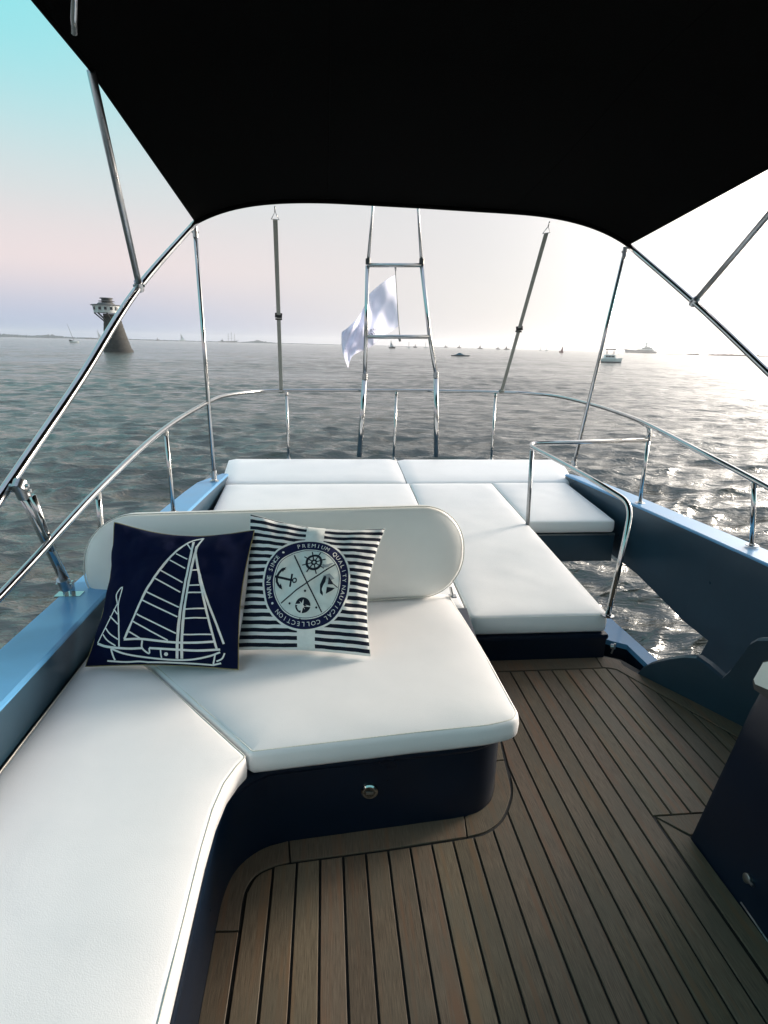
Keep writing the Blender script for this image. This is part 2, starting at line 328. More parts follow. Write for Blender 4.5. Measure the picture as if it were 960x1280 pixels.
# ------------------------------------------------------------------ sea
def sea():
    fr = np.radians(np.linspace(-48, 60, 780)); bk = np.radians(np.linspace(60, 312, 70))[1:-1]
    th = np.concatenate([fr, bk]); nth = len(th)
    R = [0.6]
    while R[-1] < 3.5: R.append(R[-1]*1.03)
    while R[-1] < 260: R.append(R[-1]*1.0052)
    while R[-1] < 6000: R.append(R[-1]*1.06)
    R = np.array(R); nr = len(R)
    dr = np.gradient(R)
    X = np.outer(R, np.sin(th)); Y = np.outer(R, np.cos(th)); Z = np.zeros_like(X); DX = np.zeros_like(X); DY = np.zeros_like(X)
    cell = np.outer(dr, np.ones(nth)); rg = np.random.RandomState(5)
    back = (th > fr[-1])
    for k in range(125):
        lam = 0.15*(10.0**rg.rand()) if k < 95 else 1.8*(4.2**rg.rand()); ang = rg.normal(math.radians(-10), 0.36 if k < 95 else 0.55); kk = 2*math.pi/lam
        a = 0.0088*lam**0.78*(0.5+0.9*rg.rand())*(1.0 if lam < 1.1 else 0.8)*(0.72 if lam > 1.5 else 1.0)*(0.62 if lam > 4 else 1.0); ph = rg.rand()*6.283
        kx, ky = math.sin(ang)*kk, math.cos(ang)*kk
        w = np.clip((lam/cell-2.5)/3, 0, 1); w[:, back] *= 0.0 if lam < 2 else 1.0
        p = kx*X+ky*Y+ph
        amp = 1.05*a*w
        Z += amp*np.cos(p); q = amp*1.0*np.sin(p)
        DX -= q*math.sin(ang); DY -= q*math.cos(ang)
    gust = 0.72+0.5*(np.sin(X*0.11+1.3*np.sin(Y*0.07))*np.sin(Y*0.13+1.1*np.sin(X*0.05)))
    Z *= gust
    V = np.stack([X+DX, Y+DY, Z+WATER], -1).reshape(-1, 3)
    idx = np.arange(nr*nth).reshape(nr, nth)
    a = idx[:-1, :]; b = idx[1:, :]; a2 = np.roll(a, -1, 1); b2 = np.roll(b, -1, 1)
    F = np.stack([a, b, b2, a2], -1).reshape(-1, 4)
    me = bpy.data.meshes.new('sea'); me.vertices.add(len(V)); me.vertices.foreach_set('co', V.ravel())
    me.loops.add(F.size); me.loops.foreach_set('vertex_index', F.ravel().astype(np.int32))
    me.polygons.add(len(F)); me.polygons.foreach_set('loop_start', np.arange(0, F.size, 4, dtype=np.int32))
    me.update(calc_edges=True); me.polygons.foreach_set('use_smooth', np.ones(len(F), bool))
    if me.polygons[0].normal.z < 0: me.flip_normals()
    m = bpy.data.materials.new('sea_water'); m.use_nodes = True; t = m.node_tree; b_ = t.nodes['Principled BSDF']
    b_.inputs['Base Color'].default_value = (0.080, 0.078, 0.067, 1); b_.inputs['Roughness'].default_value = 0.11; b_.inputs['IOR'].default_value = 1.62
    b_.inputs['Specular IOR Level'].default_value = 0.6
    tcn = N(t, 'ShaderNodeTexCoord')
    def nz(scale, st, det, rough=0.5, dist=0.0):
        mp = N(t, 'ShaderNodeMapping'); mp.inputs['Scale'].default_value = st; mp.inputs['Rotation'].default_value = (0, 0, math.radians(14)); t.links.new(tcn.outputs['Object'], mp.inputs[0])
        n = N(t, 'ShaderNodeTexNoise'); n.inputs['Scale'].default_value = scale; n.inputs['Detail'].default_value = det; n.inputs['Roughness'].default_value = rough; n.inputs['Distortion'].default_value = dist
        t.links.new(mp.outputs[0], n.inputs[0]); return n.outputs[0]
    h = mth(t, 'ADD', mth(t, 'MULTIPLY', nz(1.3, (0.30, 1, 1), 5, 0.60, 0.5), 0.27), mth(t, 'MULTIPLY', nz(6.0, (0.5, 1, 1), 4, 0.6, 0.8), 0.045))
    h = mth(t, 'ADD', h, mth(t, 'ADD', mth(t, 'MULTIPLY', nz(0.35, (0.4, 1, 1), 3, 0.6), 0.45), mth(t, 'MULTIPLY', nz(0.075, (0.5, 1, 1), 5, 0.72), 1.6)))
    bp = N(t, 'ShaderNodeBump'); bp.inputs['Strength'].default_value = 1.0; bp.inputs['Distance'].default_value = 1.0
    t.links.new(h, bp.inputs['Height']); t.links.new(bp.outputs[0], b_.inputs['Normal'])
    me.materials.append(m)
    o = bpy.data.objects.new('sea', me); COL.objects.link(o); o['kind'] = 'structure'
    return o
sea()

# ------------------------------------------------------------------ the boat itself
CL = 0.58                                    # centreline
def capz(Y): return 0.45-0.024*(Y-2.2)
def half_in(Y): return 1.385 if Y < 2.2 else 1.385-0.075*((Y-2.2)/2.1)**1.3 if Y < 4.3 else 1.31
yacht = thing('yacht', 'blue and navy motor yacht deck with teak floor, seen from its cockpit', 'yacht')
# hull body under the deck
ys = [-1.2, 0, 1.5, 3.0, 4.3, 4.95]
def hull_half(Y): return 1.5 if Y < 3 else 1.5-0.09*(Y-3)
mb = MB(); v = []; f = []
for Y in ys:
    L = CL-hull_half(Y)+0.02; Rr = 1.24
    for (x, zz) in ((L, 0.22), (L+0.02, -0.4), (L+0.25, -1.9), (Rr-0.25, -1.9), (Rr, -0.4), (Rr, -0.03)): v.append((x, Y, zz))
n = 6
for i in range(len(ys)-1):
    for j in range(n-1): f.append((i*n+j, i*n+j+1, (i+1)*n+j+1, (i+1)*n+j))
f += [tuple(range(n))[::-1], tuple((len(ys)-1)*n+j for j in range(n))]
obj('hull', v, f, 'hull', yacht, False)
# gunwale: cap and inner wall, both sides
def sweep(name, secs, m, close_ring=True):
    n = len(secs[0]); v = [p for s_ in secs for p in s_]; f = []
    for i in range(len(secs)-1):
        for j in range(n if close_ring else n-1):
            f.append((i*n+j, i*n+(j+1) % n, (i+1)*n+(j+1) % n, (i+1)*n+j))
    f += [tuple(range(n))[::-1], tuple((len(secs)-1)*n+j for j in range(n))]
    return obj(name, v, f, m, yacht, True, angle=0.5)
YS = [-1.2, -0.4, 0.4, 1.2, 1.8, 2.2, 2.7, 3.2, 3.7, 4.0, 4.2, 4.32]
for sgn in (-1, 1):
    secs = []
    for Y in YS:
        hi = half_in(Y); wd = 0.165*(1.0 if Y < 3.9 else max(0.35, 1-((Y-3.9)/0.46)**2)); z0 = capz(Y)
        pr = [(hi, z0-0.013), (hi, z0-0.006), (hi+0.008, z0), (hi+wd-0.012, z0), (hi+wd, z0-0.012), (hi+wd+0.004, z0-0.04)]
        s_ = [(CL+sgn*x, Y, zz) for x, zz in pr]
        secs.append(s_ if sgn < 0 else s_)
    o = sweep('gunwale_cap', secs, 'cap')
    # wall beneath the cap
    secs = []
    for Y in (YS if sgn < 0 else YS):
        hi = half_in(Y); z0 = capz(Y)-0.0135
        low = -0.02 if sgn < 0 else {True: -0.02}.get(Y < 2.0, -0.02)
        if sgn > 0 and Y >= 2.0:
            low = -0.10+0.158*(Y-2.53) if Y < 3.4 else 0.03
        secs.append([(CL+sgn*(hi+0.004), Y, z0), (CL+sgn*(hi+0.14), Y, z0), (CL+sgn*(hi+0.07), Y, low), (CL+sgn*(hi+0.0+0.004), Y, low)])
    if sgn > 0: secs = [s_ for s_ in secs if s_[0][1] >= 2.6]
    sweep('bulwark', secs, 'teal')
# forward end of the right bulwark: cut with a slanting end as seen beside the boarding gap
PX = CL+1.389
pn = Vector((1, 0.06, 0)).normalized(); pp = Vector((PX, 2.3, 0.4))
front = [onplane(px, py, pp, pn) for px, py in ((842, 764), (884, 801), (871, 823), (900, 860), (1010, 960))]
ptop = [Vector((CL+half_in(2.6)+0.004, 2.6, capz(2.6)-0.0135)), Vector((PX, 1.2, capz(1.2)-0.0135))]
start = Vector((CL+half_in(2.7)+0.004, 2.7, -0.073))
poly = [ptop[0]+Vector((0, 0.1, 0)), start]+front[1:]+[Vector((PX, 1.2, -0.25)), ptop[1]]
for p in poly: p.x = CL+half_in(p.y)+0.004
n = len(poly); v = poly+[p+Vector((0.09, 0, 0)) for p in poly]
obj('bulwark', v, [tuple(range(n)), tuple(range(n, 2*n))[::-1]]+[(i, n+i, n+(i+1) % n, (i+1) % n) for i in range(n)], 'teal', yacht, False)
o = MB().box((PX+0.05, 0.0, 0.16), (0.09, 2.38, 0.49)).build('bulwark', 'teal', yacht)
# aft side deck carrying the stern rail posts (behind the sun pads)
mb = MB().prism([(-0.73, 4.33), (1.89, 4.33), (1.93, 4.9), (1.65, 5.28), (-0.42, 5.28), (-0.72, 4.9)], 0.22, 0.322)
mb.build('stern_deck', 'teal', yacht)
# sill beside the boarding gap
def quadbox(name, top, zb, m, parent=None):
    n = len(top); v = [Vector(p) for p in top]+[Vector((p[0], p[1], zb)) for p in top]
    return obj(name, v, [tuple(range(n)), tuple(range(n, 2*n))[::-1]]+[(i, n+i, n+(i+1) % n, (i+1) % n) for i in range(n)], m, parent or yacht, False)
ZS = 0.03
sill_in = [atz(764, 801, ZS), atz(784, 806, ZS), atz(812, 833, ZS)]
sill_out = [atz(824, 827, ZS), atz(768, 777, ZS), atz(760, 769, ZS)]
base = [Vector((1.268, 2.40, ZS))]
quadbox('sill_cap', [p+Vector((0, 0, 0.0)) for p in base+sill_in+sill_out], ZS-0.025, 'cap')
quadbox('sill', [Vector((p.x+(0.004 if k < 4 else -0.004), p.y, ZS-0.0255)) for k, p in enumerate(base+sill_in+sill_out)], -0.45, 'navy')

# ---------------- teak deck
deck = obj('teak_deck', *(lambda m_: (m_.v, m_.f))(MB().prism([(-0.30, -1.1), (1.25, -1.1), (1.25, 1.15), (1.70, 1.15), (1.70, 1.45), (1.55, 1.74), (1.335, 2.22), (1.27, 2.26), (0.55, 2.26), (-0.30, 1.45)], -0.04, -0.0045)), 'caulk', yacht, False)
FIELD = [(-0.209, -1.0), (-0.209, 1.065), (-0.209, 1.165), (-0.189, 1.213), (-0.15, 1.236), (-0.104, 1.247), (0.154, 1.268), (0.395, 1.293), (0.462, 1.309), (0.517, 1.349),
         (0.562, 1.415), (0.586, 1.474), (0.600, 1.545), (0.605, 1.583), (0.622, 1.727), (0.66, 2.147), (1.227, 2.150), (1.267, 2.134), (1.295, 2.081), (1.486, 1.678), (1.62, 1.405), (1.62, 1.337), (0.981, 1.331), (0.981, -1.0)]
def clip(poly, ax, val, keep_less):
    out = []
    for i in range(len(poly)):
        a, b = poly[i-1], poly[i]; da = (val-a[ax]) if keep_less else (a[ax]-val); db = (val-b[ax]) if keep_less else (b[ax]-val)
        if da >= 0 and db >= 0: out.append(b)
        elif da >= 0 > db: t = da/(da-db); out.append(tuple(a[k]+(b[k]-a[k])*t for k in (0, 1)))
        elif da < 0 <= db:
            t = da/(da-db); out.append(tuple(a[k]+(b[k]-a[k])*t for k in (0, 1))); out.append(b)
    return out
def plank(poly, name='plank', top=0.0, gap=0.0027):
    q = []
    for p in poly:
        if not q or (Vector(p[:2])-Vector(q[-1][:2])).length > 1e-3: q.append(Vector(p[:2]))
    if (q[0]-q[-1]).length < 1e-3: q.pop()
    if len(q) < 3 or abs(area(q)) < 2e-4: return
    if area(q) < 0: q = q[::-1]
    b = inset(q, 0.0009); n = len(q)
    v = [(p.x, p.y, -0.006) for p in q]+[(p.x, p.y, top-0.0008) for p in q]+[(p.x, p.y, top) for p in b]
    f = [(i, (i+1) % n, n+(i+1) % n, n+i) for i in range(n)]+[(n+i, n+(i+1) % n, 2*n+(i+1) % n, 2*n+i) for i in range(n)]+[tuple(range(2*n, 3*n))]
    o = obj(name, v, f, 'teak', deck, False); return o
def sm2(pl, k=4): return [(p.x, p.y) for p in smoothpts([(q[0], q[1], 0) for q in pl], k)]
FIELD = FIELD[:2]+sm2(FIELD[2:15], 4)+FIELD[15:]
fp = [Vector(p) for p in FIELD]
if area(fp) < 0: fp = fp[::-1]
fin = [tuple(p) for p in inset(fp, 0.0028)]
for k in range(40):
    x0 = -0.209+0.0625*k+0.0033; x1 = x0+0.0625-0.0066
    if x0 > 1.5: break
    # strips right of the seat corner can be cut in two by the field's outline: split at Y=1.34
    if x0 > 0.99: plank(clip(clip(fin, 0, x1, True), 0, x0, False))
    else:
        plank(clip(clip(fin, 0, x1, True), 0, x0, False))
# border planks: outer / inner outline of the field
OUT = [(-0.266, -1.0), (-0.268, 1.068), (-0.266, 1.148), (-0.252, 1.219), (-0.223, 1.266), (-0.177, 1.302), (-0.113, 1.321), (0.222, 1.352), (0.418, 1.374), (0.491, 1.414), (0.525, 1.47), (0.539, 1.513), (0.565, 1.60), (0.601, 1.727), (0.63, 2.0)]
INN = [(-0.2145, -1.0), (-0.2145, 1.065), (-0.2145, 1.165), (-0.193, 1.217), (-0.152, 1.241), (-0.105, 1.2525), (0.154, 1.2735), (0.395, 1.2985), (0.459, 1.314), (0.512, 1.352), (0.557, 1.418), (0.5805, 1.476), (0.5945, 1.546), (0.617, 1.727), (0.645, 2.0)]
def along(pl, t0, t1, k=10):
    pl = [Vector(p) for p in pl]; ds = [0]
    for a, b in zip(pl, pl[1:]): ds.append(ds[-1]+(b-a).length)
    def at(s):
        s *= ds[-1]
        for i in range(len(pl)-1):
            if s <= ds[i+1]+1e-9: return pl[i]+(pl[i+1]-pl[i])*((s-ds[i])/(ds[i+1]-ds[i]))
        return pl[-1]
    return [at(t0+(t1-t0)*i/k) for i in range(k+1)]
def border(o_, i_):
    if len(o_) > 5: o_ = sm2(o_); i_ = sm2(i_)
    plank([tuple(p) for p in o_]+[tuple(p) for p in i_][::-1], 'border_plank')
sp = lambda pl, a, b: [Vector(p) for p in pl[a:b]]
border(sp(OUT, 0, 2), sp(INN, 0, 2))
o1 = [Vector((-0.268, 1.073))]+sp(OUT, 2, 7); i1 = [Vector((-0.2145, 1.070))]+sp(INN, 2, 6); border(o1, i1)
border([Vector((-0.108, 1.3215)), Vector(OUT[7]), Vector((0.405, 1.3725))], [Vector((-0.100, 1.253)), Vector(INN[6]), Vector((0.395, 1.2985))])
border([Vector((0.410, 1.373))]+sp(OUT, 8, 13), [Vector((0.400, 1.2993))]+sp(INN, 8, 12)+[Vector((0.598, 1.6))])
border([Vector((0.567, 1.605)), Vector(OUT[13]), Vector(OUT[14])], [Vector((0.599, 1.605)), Vector(INN[13]), Vector(INN[14])])
border([(0.64, 2.240), (1.222, 2.240)], [(0.64, 2.155), (1.212, 2.155)])
border([(1.227, 2.240), (1.275, 2.238), (1.322, 2.205), (1.336, 2.123), (1.555, 1.735), (1.70, 1.45)], [(1.217, 2.155), (1.228, 2.1555), (1.272, 2.138), (1.300, 2.083), (1.497, 1.672), (1.63, 1.40)])
plank([(0.988, 1.328), (1.62, 1.332), (1.62, 1.20), (1.052, 1.258)], 'border_plank')
plank([(0.9865, -1.0), (1.044, -1.0), (1.044, 1.250), (0.9865, 1.320)], 'border_plank')

# ---------------- seat base, sun pad bases, console (moulded parts)
def s2(pl, k=4): return [(p.x, p.y) for p in smoothpts([(a, b, 0) for a, b in pl], k)]
SB = [(-0.266, -1.1)]+s2(OUT[1:12])+[(0.545, 1.60), (0.565, 1.85), (0.60, 2.245), (-0.80, 2.245), (-0.80, -1.1)]
def moulded(name, poly, z0, z1, m, lip=0.010, parent=None, inz=None, zt=None):
    poly = [Vector(p) for p in poly]
    if area(poly) < 0: poly = poly[::-1]
    n = len(poly); v = []; f = []
    prof = [(0.0, z0), (0.0, z1-0.03), (-lip*0.8, z1-0.022), (-lip, z1-0.012), (-lip*0.6, z1-0.002), (0.004, z1)]
    for d, zz in prof:
        for p in inset(poly, d): v.append((p.x, p.y, zz if zt is None or zz < 0.1 else zz))
    for r in range(len(prof)-1):
        for i in range(n): f.append((r*n+i, r*n+(i+1) % n, (r+1)*n+(i+1) % n, (r+1)*n+i))
    f.append(tuple((len(prof)-1)*n+i for i in range(n)))
    return obj(name, v, f, m, parent or yacht, True, angle=0.7)
sb = moulded('seat_base', SB, -0.004, 0.258, 'navy')
# round locker catch on the front of the seat base
c = aty(462, 990, 1.335)
catch = MB(); c = Vector((c.x, 1.338, c.z)); dn = Vector((-0.08, -1, 0)).normalized()
catch.tube([c-dn*0.01, c+dn*0.004, c+dn*0.007, c+dn*0.007, c+dn*0.002], [0.024, 0.024, 0.020, 0.016, 0.014], 24)
catch.build('locker_catch', 'steel', sb, True, 0.5)
catch = MB().box(c+dn*0.006, (0.020, 0.006, 0.007)); catch.build('catch_lever', 'steel_dull', sb)
moulded('pad_base', [(0.64, 2.243), (1.262, 2.243), (1.262, 3.40), (1.262, 4.3), (-0.68, 4.3), (-0.72, 2.35), (0.64, 2.30)], -0.02, 0.118, 'navy', 0.006)
mb = MB().box((1.565, 3.86, 0.115), (0.600, 0.93, 0.19)); pb = mb.build('pad_base', 'teal', yacht)
MB().box((1.565, 3.392, 0.205), (0.598, 0.006, 0.010)).build('trim_strip', 'steel_dull', pb)
# small fitting at the foot of the sun pad base
k = atz(764, 808, 0.055); MB().tube([k, k+Vector((0.012, -0.01, 0.004))], 0.012, 12).tube([k+Vector((0.0, -0.01, -0.03)), k+Vector((0.01, -0.012, 0.02))], 0.004, 8).build('drain_fitting', 'steel_dull', yacht, True, 0.6)
# moulded step/hump between the deck edge and the bulwark
hp = Vector((1.336, 2.123, 0)); hq = Vector((1.545, 1.735, 0)); hd = (hq-hp).normalized(); hn = Vector((-hd.y, hd.x, 0)); hn = hn if hn.x > 0 else -hn
hp2 = hp+hn*0.004
prof = [(797, 842), (803, 836), (812, 831), (824, 827), (838, 824), (855, 822), (870, 823), (884, 833), (902, 849), (912, 840), (926, 821), (937, 806), (946, 801), (985, 801), (1060, 801)]
pts = [onplane(x, y, hp2, hn) for x, y in prof]
pts.append(Vector((pts[-1].x, pts[-1].y, -0.02))); pts.append(hp2+Vector((0, 0, -0.02)))
n = len(pts)
bk = [p+hn*0.05-Vector((0, 0, 0.0)) for p in pts]
rim = [p+hn*0.012+Vector((0, 0, 0.008 if i < n-2 else 0)) for i, p in enumerate(pts)]
v = pts+rim+bk
f = [tuple(range(n))[::-1]]+[(i, (i+1) % n, n+(i+1) % n, n+i) for i in range(n)]+[(n+i, n+(i+1) % n, 2*n+(i+1) % n, 2*n+i) for i in range(n)]+[tuple(range(2*n, 3*n))]
obj('side_moulding', v, f, 'teal', yacht, False)
# console / helm side on the right
q1 = aty(933, 883, 1.262); q2 = aty(966, 812, 1.275); q3 = q2+(q2-q1)*1.1
sec = [(1.046, -0.004), (q1.x, q1.z), (q2.x, q2.z), (q3.x, q3.z), (q3.x+0.06, q3.z+0.04), (1.95, q3.z+0.05), (1.95, -0.004)]
ends = []
for Y, k in ((-1.1, 0), (1.235, 0), (1.250, 0.4), (1.254, 1.0)):
    ends.append([(x+0.012*k if i < 4 else x, Y, zz-(0.008*k if 3 < i < 6 else 0)) for i, (x, zz) in enumerate(sec)])
n = 7; v = [p for e in ends for p in e]; f = []
for i in range(3):
    for j in range(n): f.append((i*n+j, i*n+(j+1) % n, (i+1)*n+(j+1) % n, (i+1)*n+j))
f += [tuple(range(n))[::-1], tuple(3*n+j for j in range(n))]
con = obj('console', v, f, 'navy', yacht, True, angle=0.6)
# metal latch plate on the console top corner, bolt and grab line on its side
cn = Vector((-1, 0.0, (q2.x-q1.x)/(q2.z-q1.z))).normalized(); cp0 = q2+cn*0.0015
lp = [onplane(x, y, cp0, cn) for x, y in ((957, 829), (975, 826), (975, 868), (947, 856), (945, 850))]
n = len(lp); v = lp+[p+cn*0.008 for p in lp]
obj('latch_plate', v, [tuple(range(n))[::-1], tuple(range(n, 2*n))]+[(i, (i+1) % n, n+(i+1) % n, n+i) for i in range(n)], 'latch_metal', con, False)
lp = [onplane(x, y, cp0, cn) for x, y in ((955, 827), (975, 822), (975, 884), (944, 862), (942, 852))]
n = len(lp); v = lp+[p+cn*0.004 for p in lp]
obj('latch_gasket', v, [tuple(range(n))[::-1], tuple(range(n, 2*n))]+[(i, (i+1) % n, n+(i+1) % n, n+i) for i in range(n)], 'rubber', con, False)
sp0 = Vector((1.046, 1.0, 0))+Vector((-0.002, 0, 0)); sn = Vector((-q1.z, 0, q1.x-1.046)).normalized()
a = onplane(935, 1098, sp0, sn); b = onplane(944, 1108, sp0, sn)
MB().tube([a+sn*-0.01, a+sn*0.006, a+sn*0.008], [0.012, 0.012, 0.007], 16).tube([a+sn*0.004, b+sn*0.006], 0.004, 8).build('catch', 'steel_dull', con, True, 0.6)
a = onplane(926, 1128, sp0, sn); b = onplane(975, 1198, sp0, sn)
MB().tube([a, b], 0.0022, 8).build('trim_strip', 'steel_dull', con, True)

# ------------------------------------------------------------------ cushions
c1 = thing('seat_cushion', 'long white side seat cushion at the lower left, along the blue gunwale', 'cushion', 'white vinyl cushions', (-0.55, 0.6, 0.26))
P1 = [(-0.262, -1.0), (-0.262, 1.00), (-0.258, 1.10), (-0.246, 1.18), (-0.226, 1.235), (-0.206, 1.273), (-0.560, 1.702), (-0.795, 1.955), (-0.800, 1.35), (-0.800, -1.0)]
p1 = roundpoly(P1, [0.02, 0, 0, 0, 0, 0.012, 0, 0.02, 0, 0.02], 4)
o, pl, zt = slab('cushion_cover', p1, 0.075, 0.330, 'vinyl', c1, 0.014, 0.010, 0.0012, 3.0)
piping(pl, zt, c1); setloc(c1)
c2 = thing('seat_cushion', 'white seat cushion under the two pillows, with a rounded front corner', 'cushion', 'white vinyl cushions', (0.1, 1.7, 0.26))
P2 = [(-0.199, 1.281), (0.02, 1.305), (0.25, 1.330), (0.45, 1.347), (0.560, 1.375), (0.552, 1.80), (0.525, 2.26), (-0.79, 2.26), (-0.79, 1.966), (-0.553, 1.708)]
p2 = roundpoly(P2, [0.012, 0, 0, 0.03, 0.13, 0.2, 0.06, 0.0, 0.0, 0], 7)
o, pl, zt = slab('cushion_cover', p2, 0.070, 0.330, 'vinyl', c2, 0.016, 0.012, 0.0012, 9.0)
piping(pl, zt, c2, 0.010, -0.003)
setloc(c2)

# ------------------------------------------------------------------ backrest bolster
bo = thing('backrest', 'long rounded cream backrest bolster behind the two pillows', 'backrest', None, (-0.17, 2.15, 0.36))
O = Vector((-0.165, 2.118, 0.346)); A = Vector((1.46, 0.125, 0)).normalized(); B = Vector((0.01, 0.22, 0.97)).normalized(); C_ = A.cross(B).normalized()
if C_.y > 0: C_ = -C_
hw, hh = 0.742, 0.193
out = []
for i in range(96):
    a = 2*math.pi*i/96; ca, sa = math.cos(a), math.sin(a)
    ex = 0.22 if False else 1.0
    out.append((math.copysign(abs(ca)**0.9, ca), math.copysign(abs(sa)**0.9, sa)))
def stadium(d):
    r = 0.182; pts = []
    for cxs, cys, a0 in ((1, 1, 0), (-1, 1, 90), (-1, -1, 180), (1, -1, 270)):
        for j in range(13):
            a = math.radians(a0+90*j/12); rr = max(0.001, r-d)
            pts.append((cxs*(hw-r)+math.cos(a)*rr, cys*(hh-r)+math.sin(a)*rr))
    return pts
prof = [(0.05, -0.098), (0.02, -0.092), (0.004, -0.078), (0.0, -0.055), (0.0, -0.030), (0.005, -0.012), (0.014, -0.001), (0.027, 0.008), (0.06, 0.020), (0.10, 0.028), (0.15, 0.032)]
v = []; f = []
for d, w in prof:
    for (x, y) in stadium(d):
        p = O+A*x+B*(y+hh)+C_*w; v.append(p)
n = 52
for r in range(len(prof)-1):
    for i in range(n): f.append((r*n+i, r*n+(i+1) % n, (r+1)*n+(i+1) % n, (r+1)*n+i))
f += [tuple(range(n))[::-1], tuple((len(prof)-1)*n+i for i in range(n))]
obj('bolster_cover', v, f, 'vinyl_back', bo)
pts = [O+A*x+B*(y+hh)+C_*(-0.004) for x, y in stadium(0.0035)]
MB().tube(pts, 0.0024, 6, closed=True).build('piping', 'thread', bo, True)
for x in (0.69, -0.60):
    MB().tube([O+A*x+B*0.035+C_*-0.03, O+A*(x+0.01)+B*-0.008+C_*-0.03], 0.006, 8).box(O+A*(x+0.01)+B*-0.004+C_*-0.03, (0.03, 0.03, 0.005)).build('bracket', 'steel', bo, True, 0.6)
setloc(bo)

# ------------------------------------------------------------------ sun pads
def padz(x, y): return 0.215+0.072*(y-2.25)
def pad(label, poly, rads, th, seed):
    t = thing('sun_pad', label, 'sun pad', 'white sun pads over the stern', (poly[0][0], poly[0][1], 0.13))
    o, pl, zt = slab('cushion_cover', roundpoly(poly, rads, 5), th, padz, 'vinyl', t, 0.016, 0.008, 0.0015, seed)
    piping(pl, zt, t, 0.003, -0.008, 0.0022, 'vinyl_back'); setloc(t); return t
pad('long white sun pad reaching forward to the teak floor', [(0.628, 2.245), (1.262, 2.245), (1.262, 4.20), (0.628, 4.20)], [0.03, 0.03, 0, 0], 0.092, 1.0)
pad('white sun pad behind the backrest, on the left half of the stern', [(-0.62, 2.34), (0.622, 2.34), (0.622, 4.20), (-0.73, 4.17), (-0.72, 3.4)], [0.05, 0, 0, 0, 0], 0.092, 5.0)
pad('small white side pad by the right bulwark, behind the boarding gap', [(1.270, 3.385), (1.858, 3.385), (1.862, 4.22), (1.270, 4.22)], [0.02, 0.03, 0, 0], 0.080, 8.0)
def wedge(label, x0, x1):
    t = thing('end_pad', label, 'cushion', 'white end pads at the stern', (x0, 4.2, 0.35))
    nx = 24; v = []; f = []
    pr = [(4.205, 0.300), (4.205, 0.340), (4.213, 0.352), (4.24, 0.363), (4.40, 0.378), (4.65, 0.395), (4.83, 0.404), (4.88, 0.402), (4.90, 0.390), (4.90, 0.330)]
    m_ = len(pr)
    for i in range(nx+1):
        s = i/nx; e = min(1, min(s, 1-s)*(x1-x0)/0.03); dz = -0.012*(1-math.sin(e*math.pi/2))
        for (y, zz) in pr:
            w = 0.002*noise.noise(Vector((i*0.35+x0*7, y*6, 0)))
            fl_ = (y-4.2)/0.7; v.append(((x0-(0.05*fl_ if x0 < 0 else 0))*(1-s)+(x1+(0.17*fl_ if x1 > 1 else 0))*s, y+0.03*s*(1 if x0 > 0 else 0.6), zz+dz+w))
    for i in range(nx):
        for j in range(m_-1): f.append((i*m_+j, (i+1)*m_+j, (i+1)*m_+j+1, i*m_+j+1))
    f += [tuple(range(m_)), tuple(nx*m_+j for j in range(m_))[::-1]]
    obj('cushion_cover', v, f, 'vinyl', t, True, angle=0.9); setloc(t)
wedge('flat white end pad at the stern, left of the centre seam', -0.765, 0.605)
wedge('flat white end pad at the stern, right of the centre seam', 0.612, 1.93)

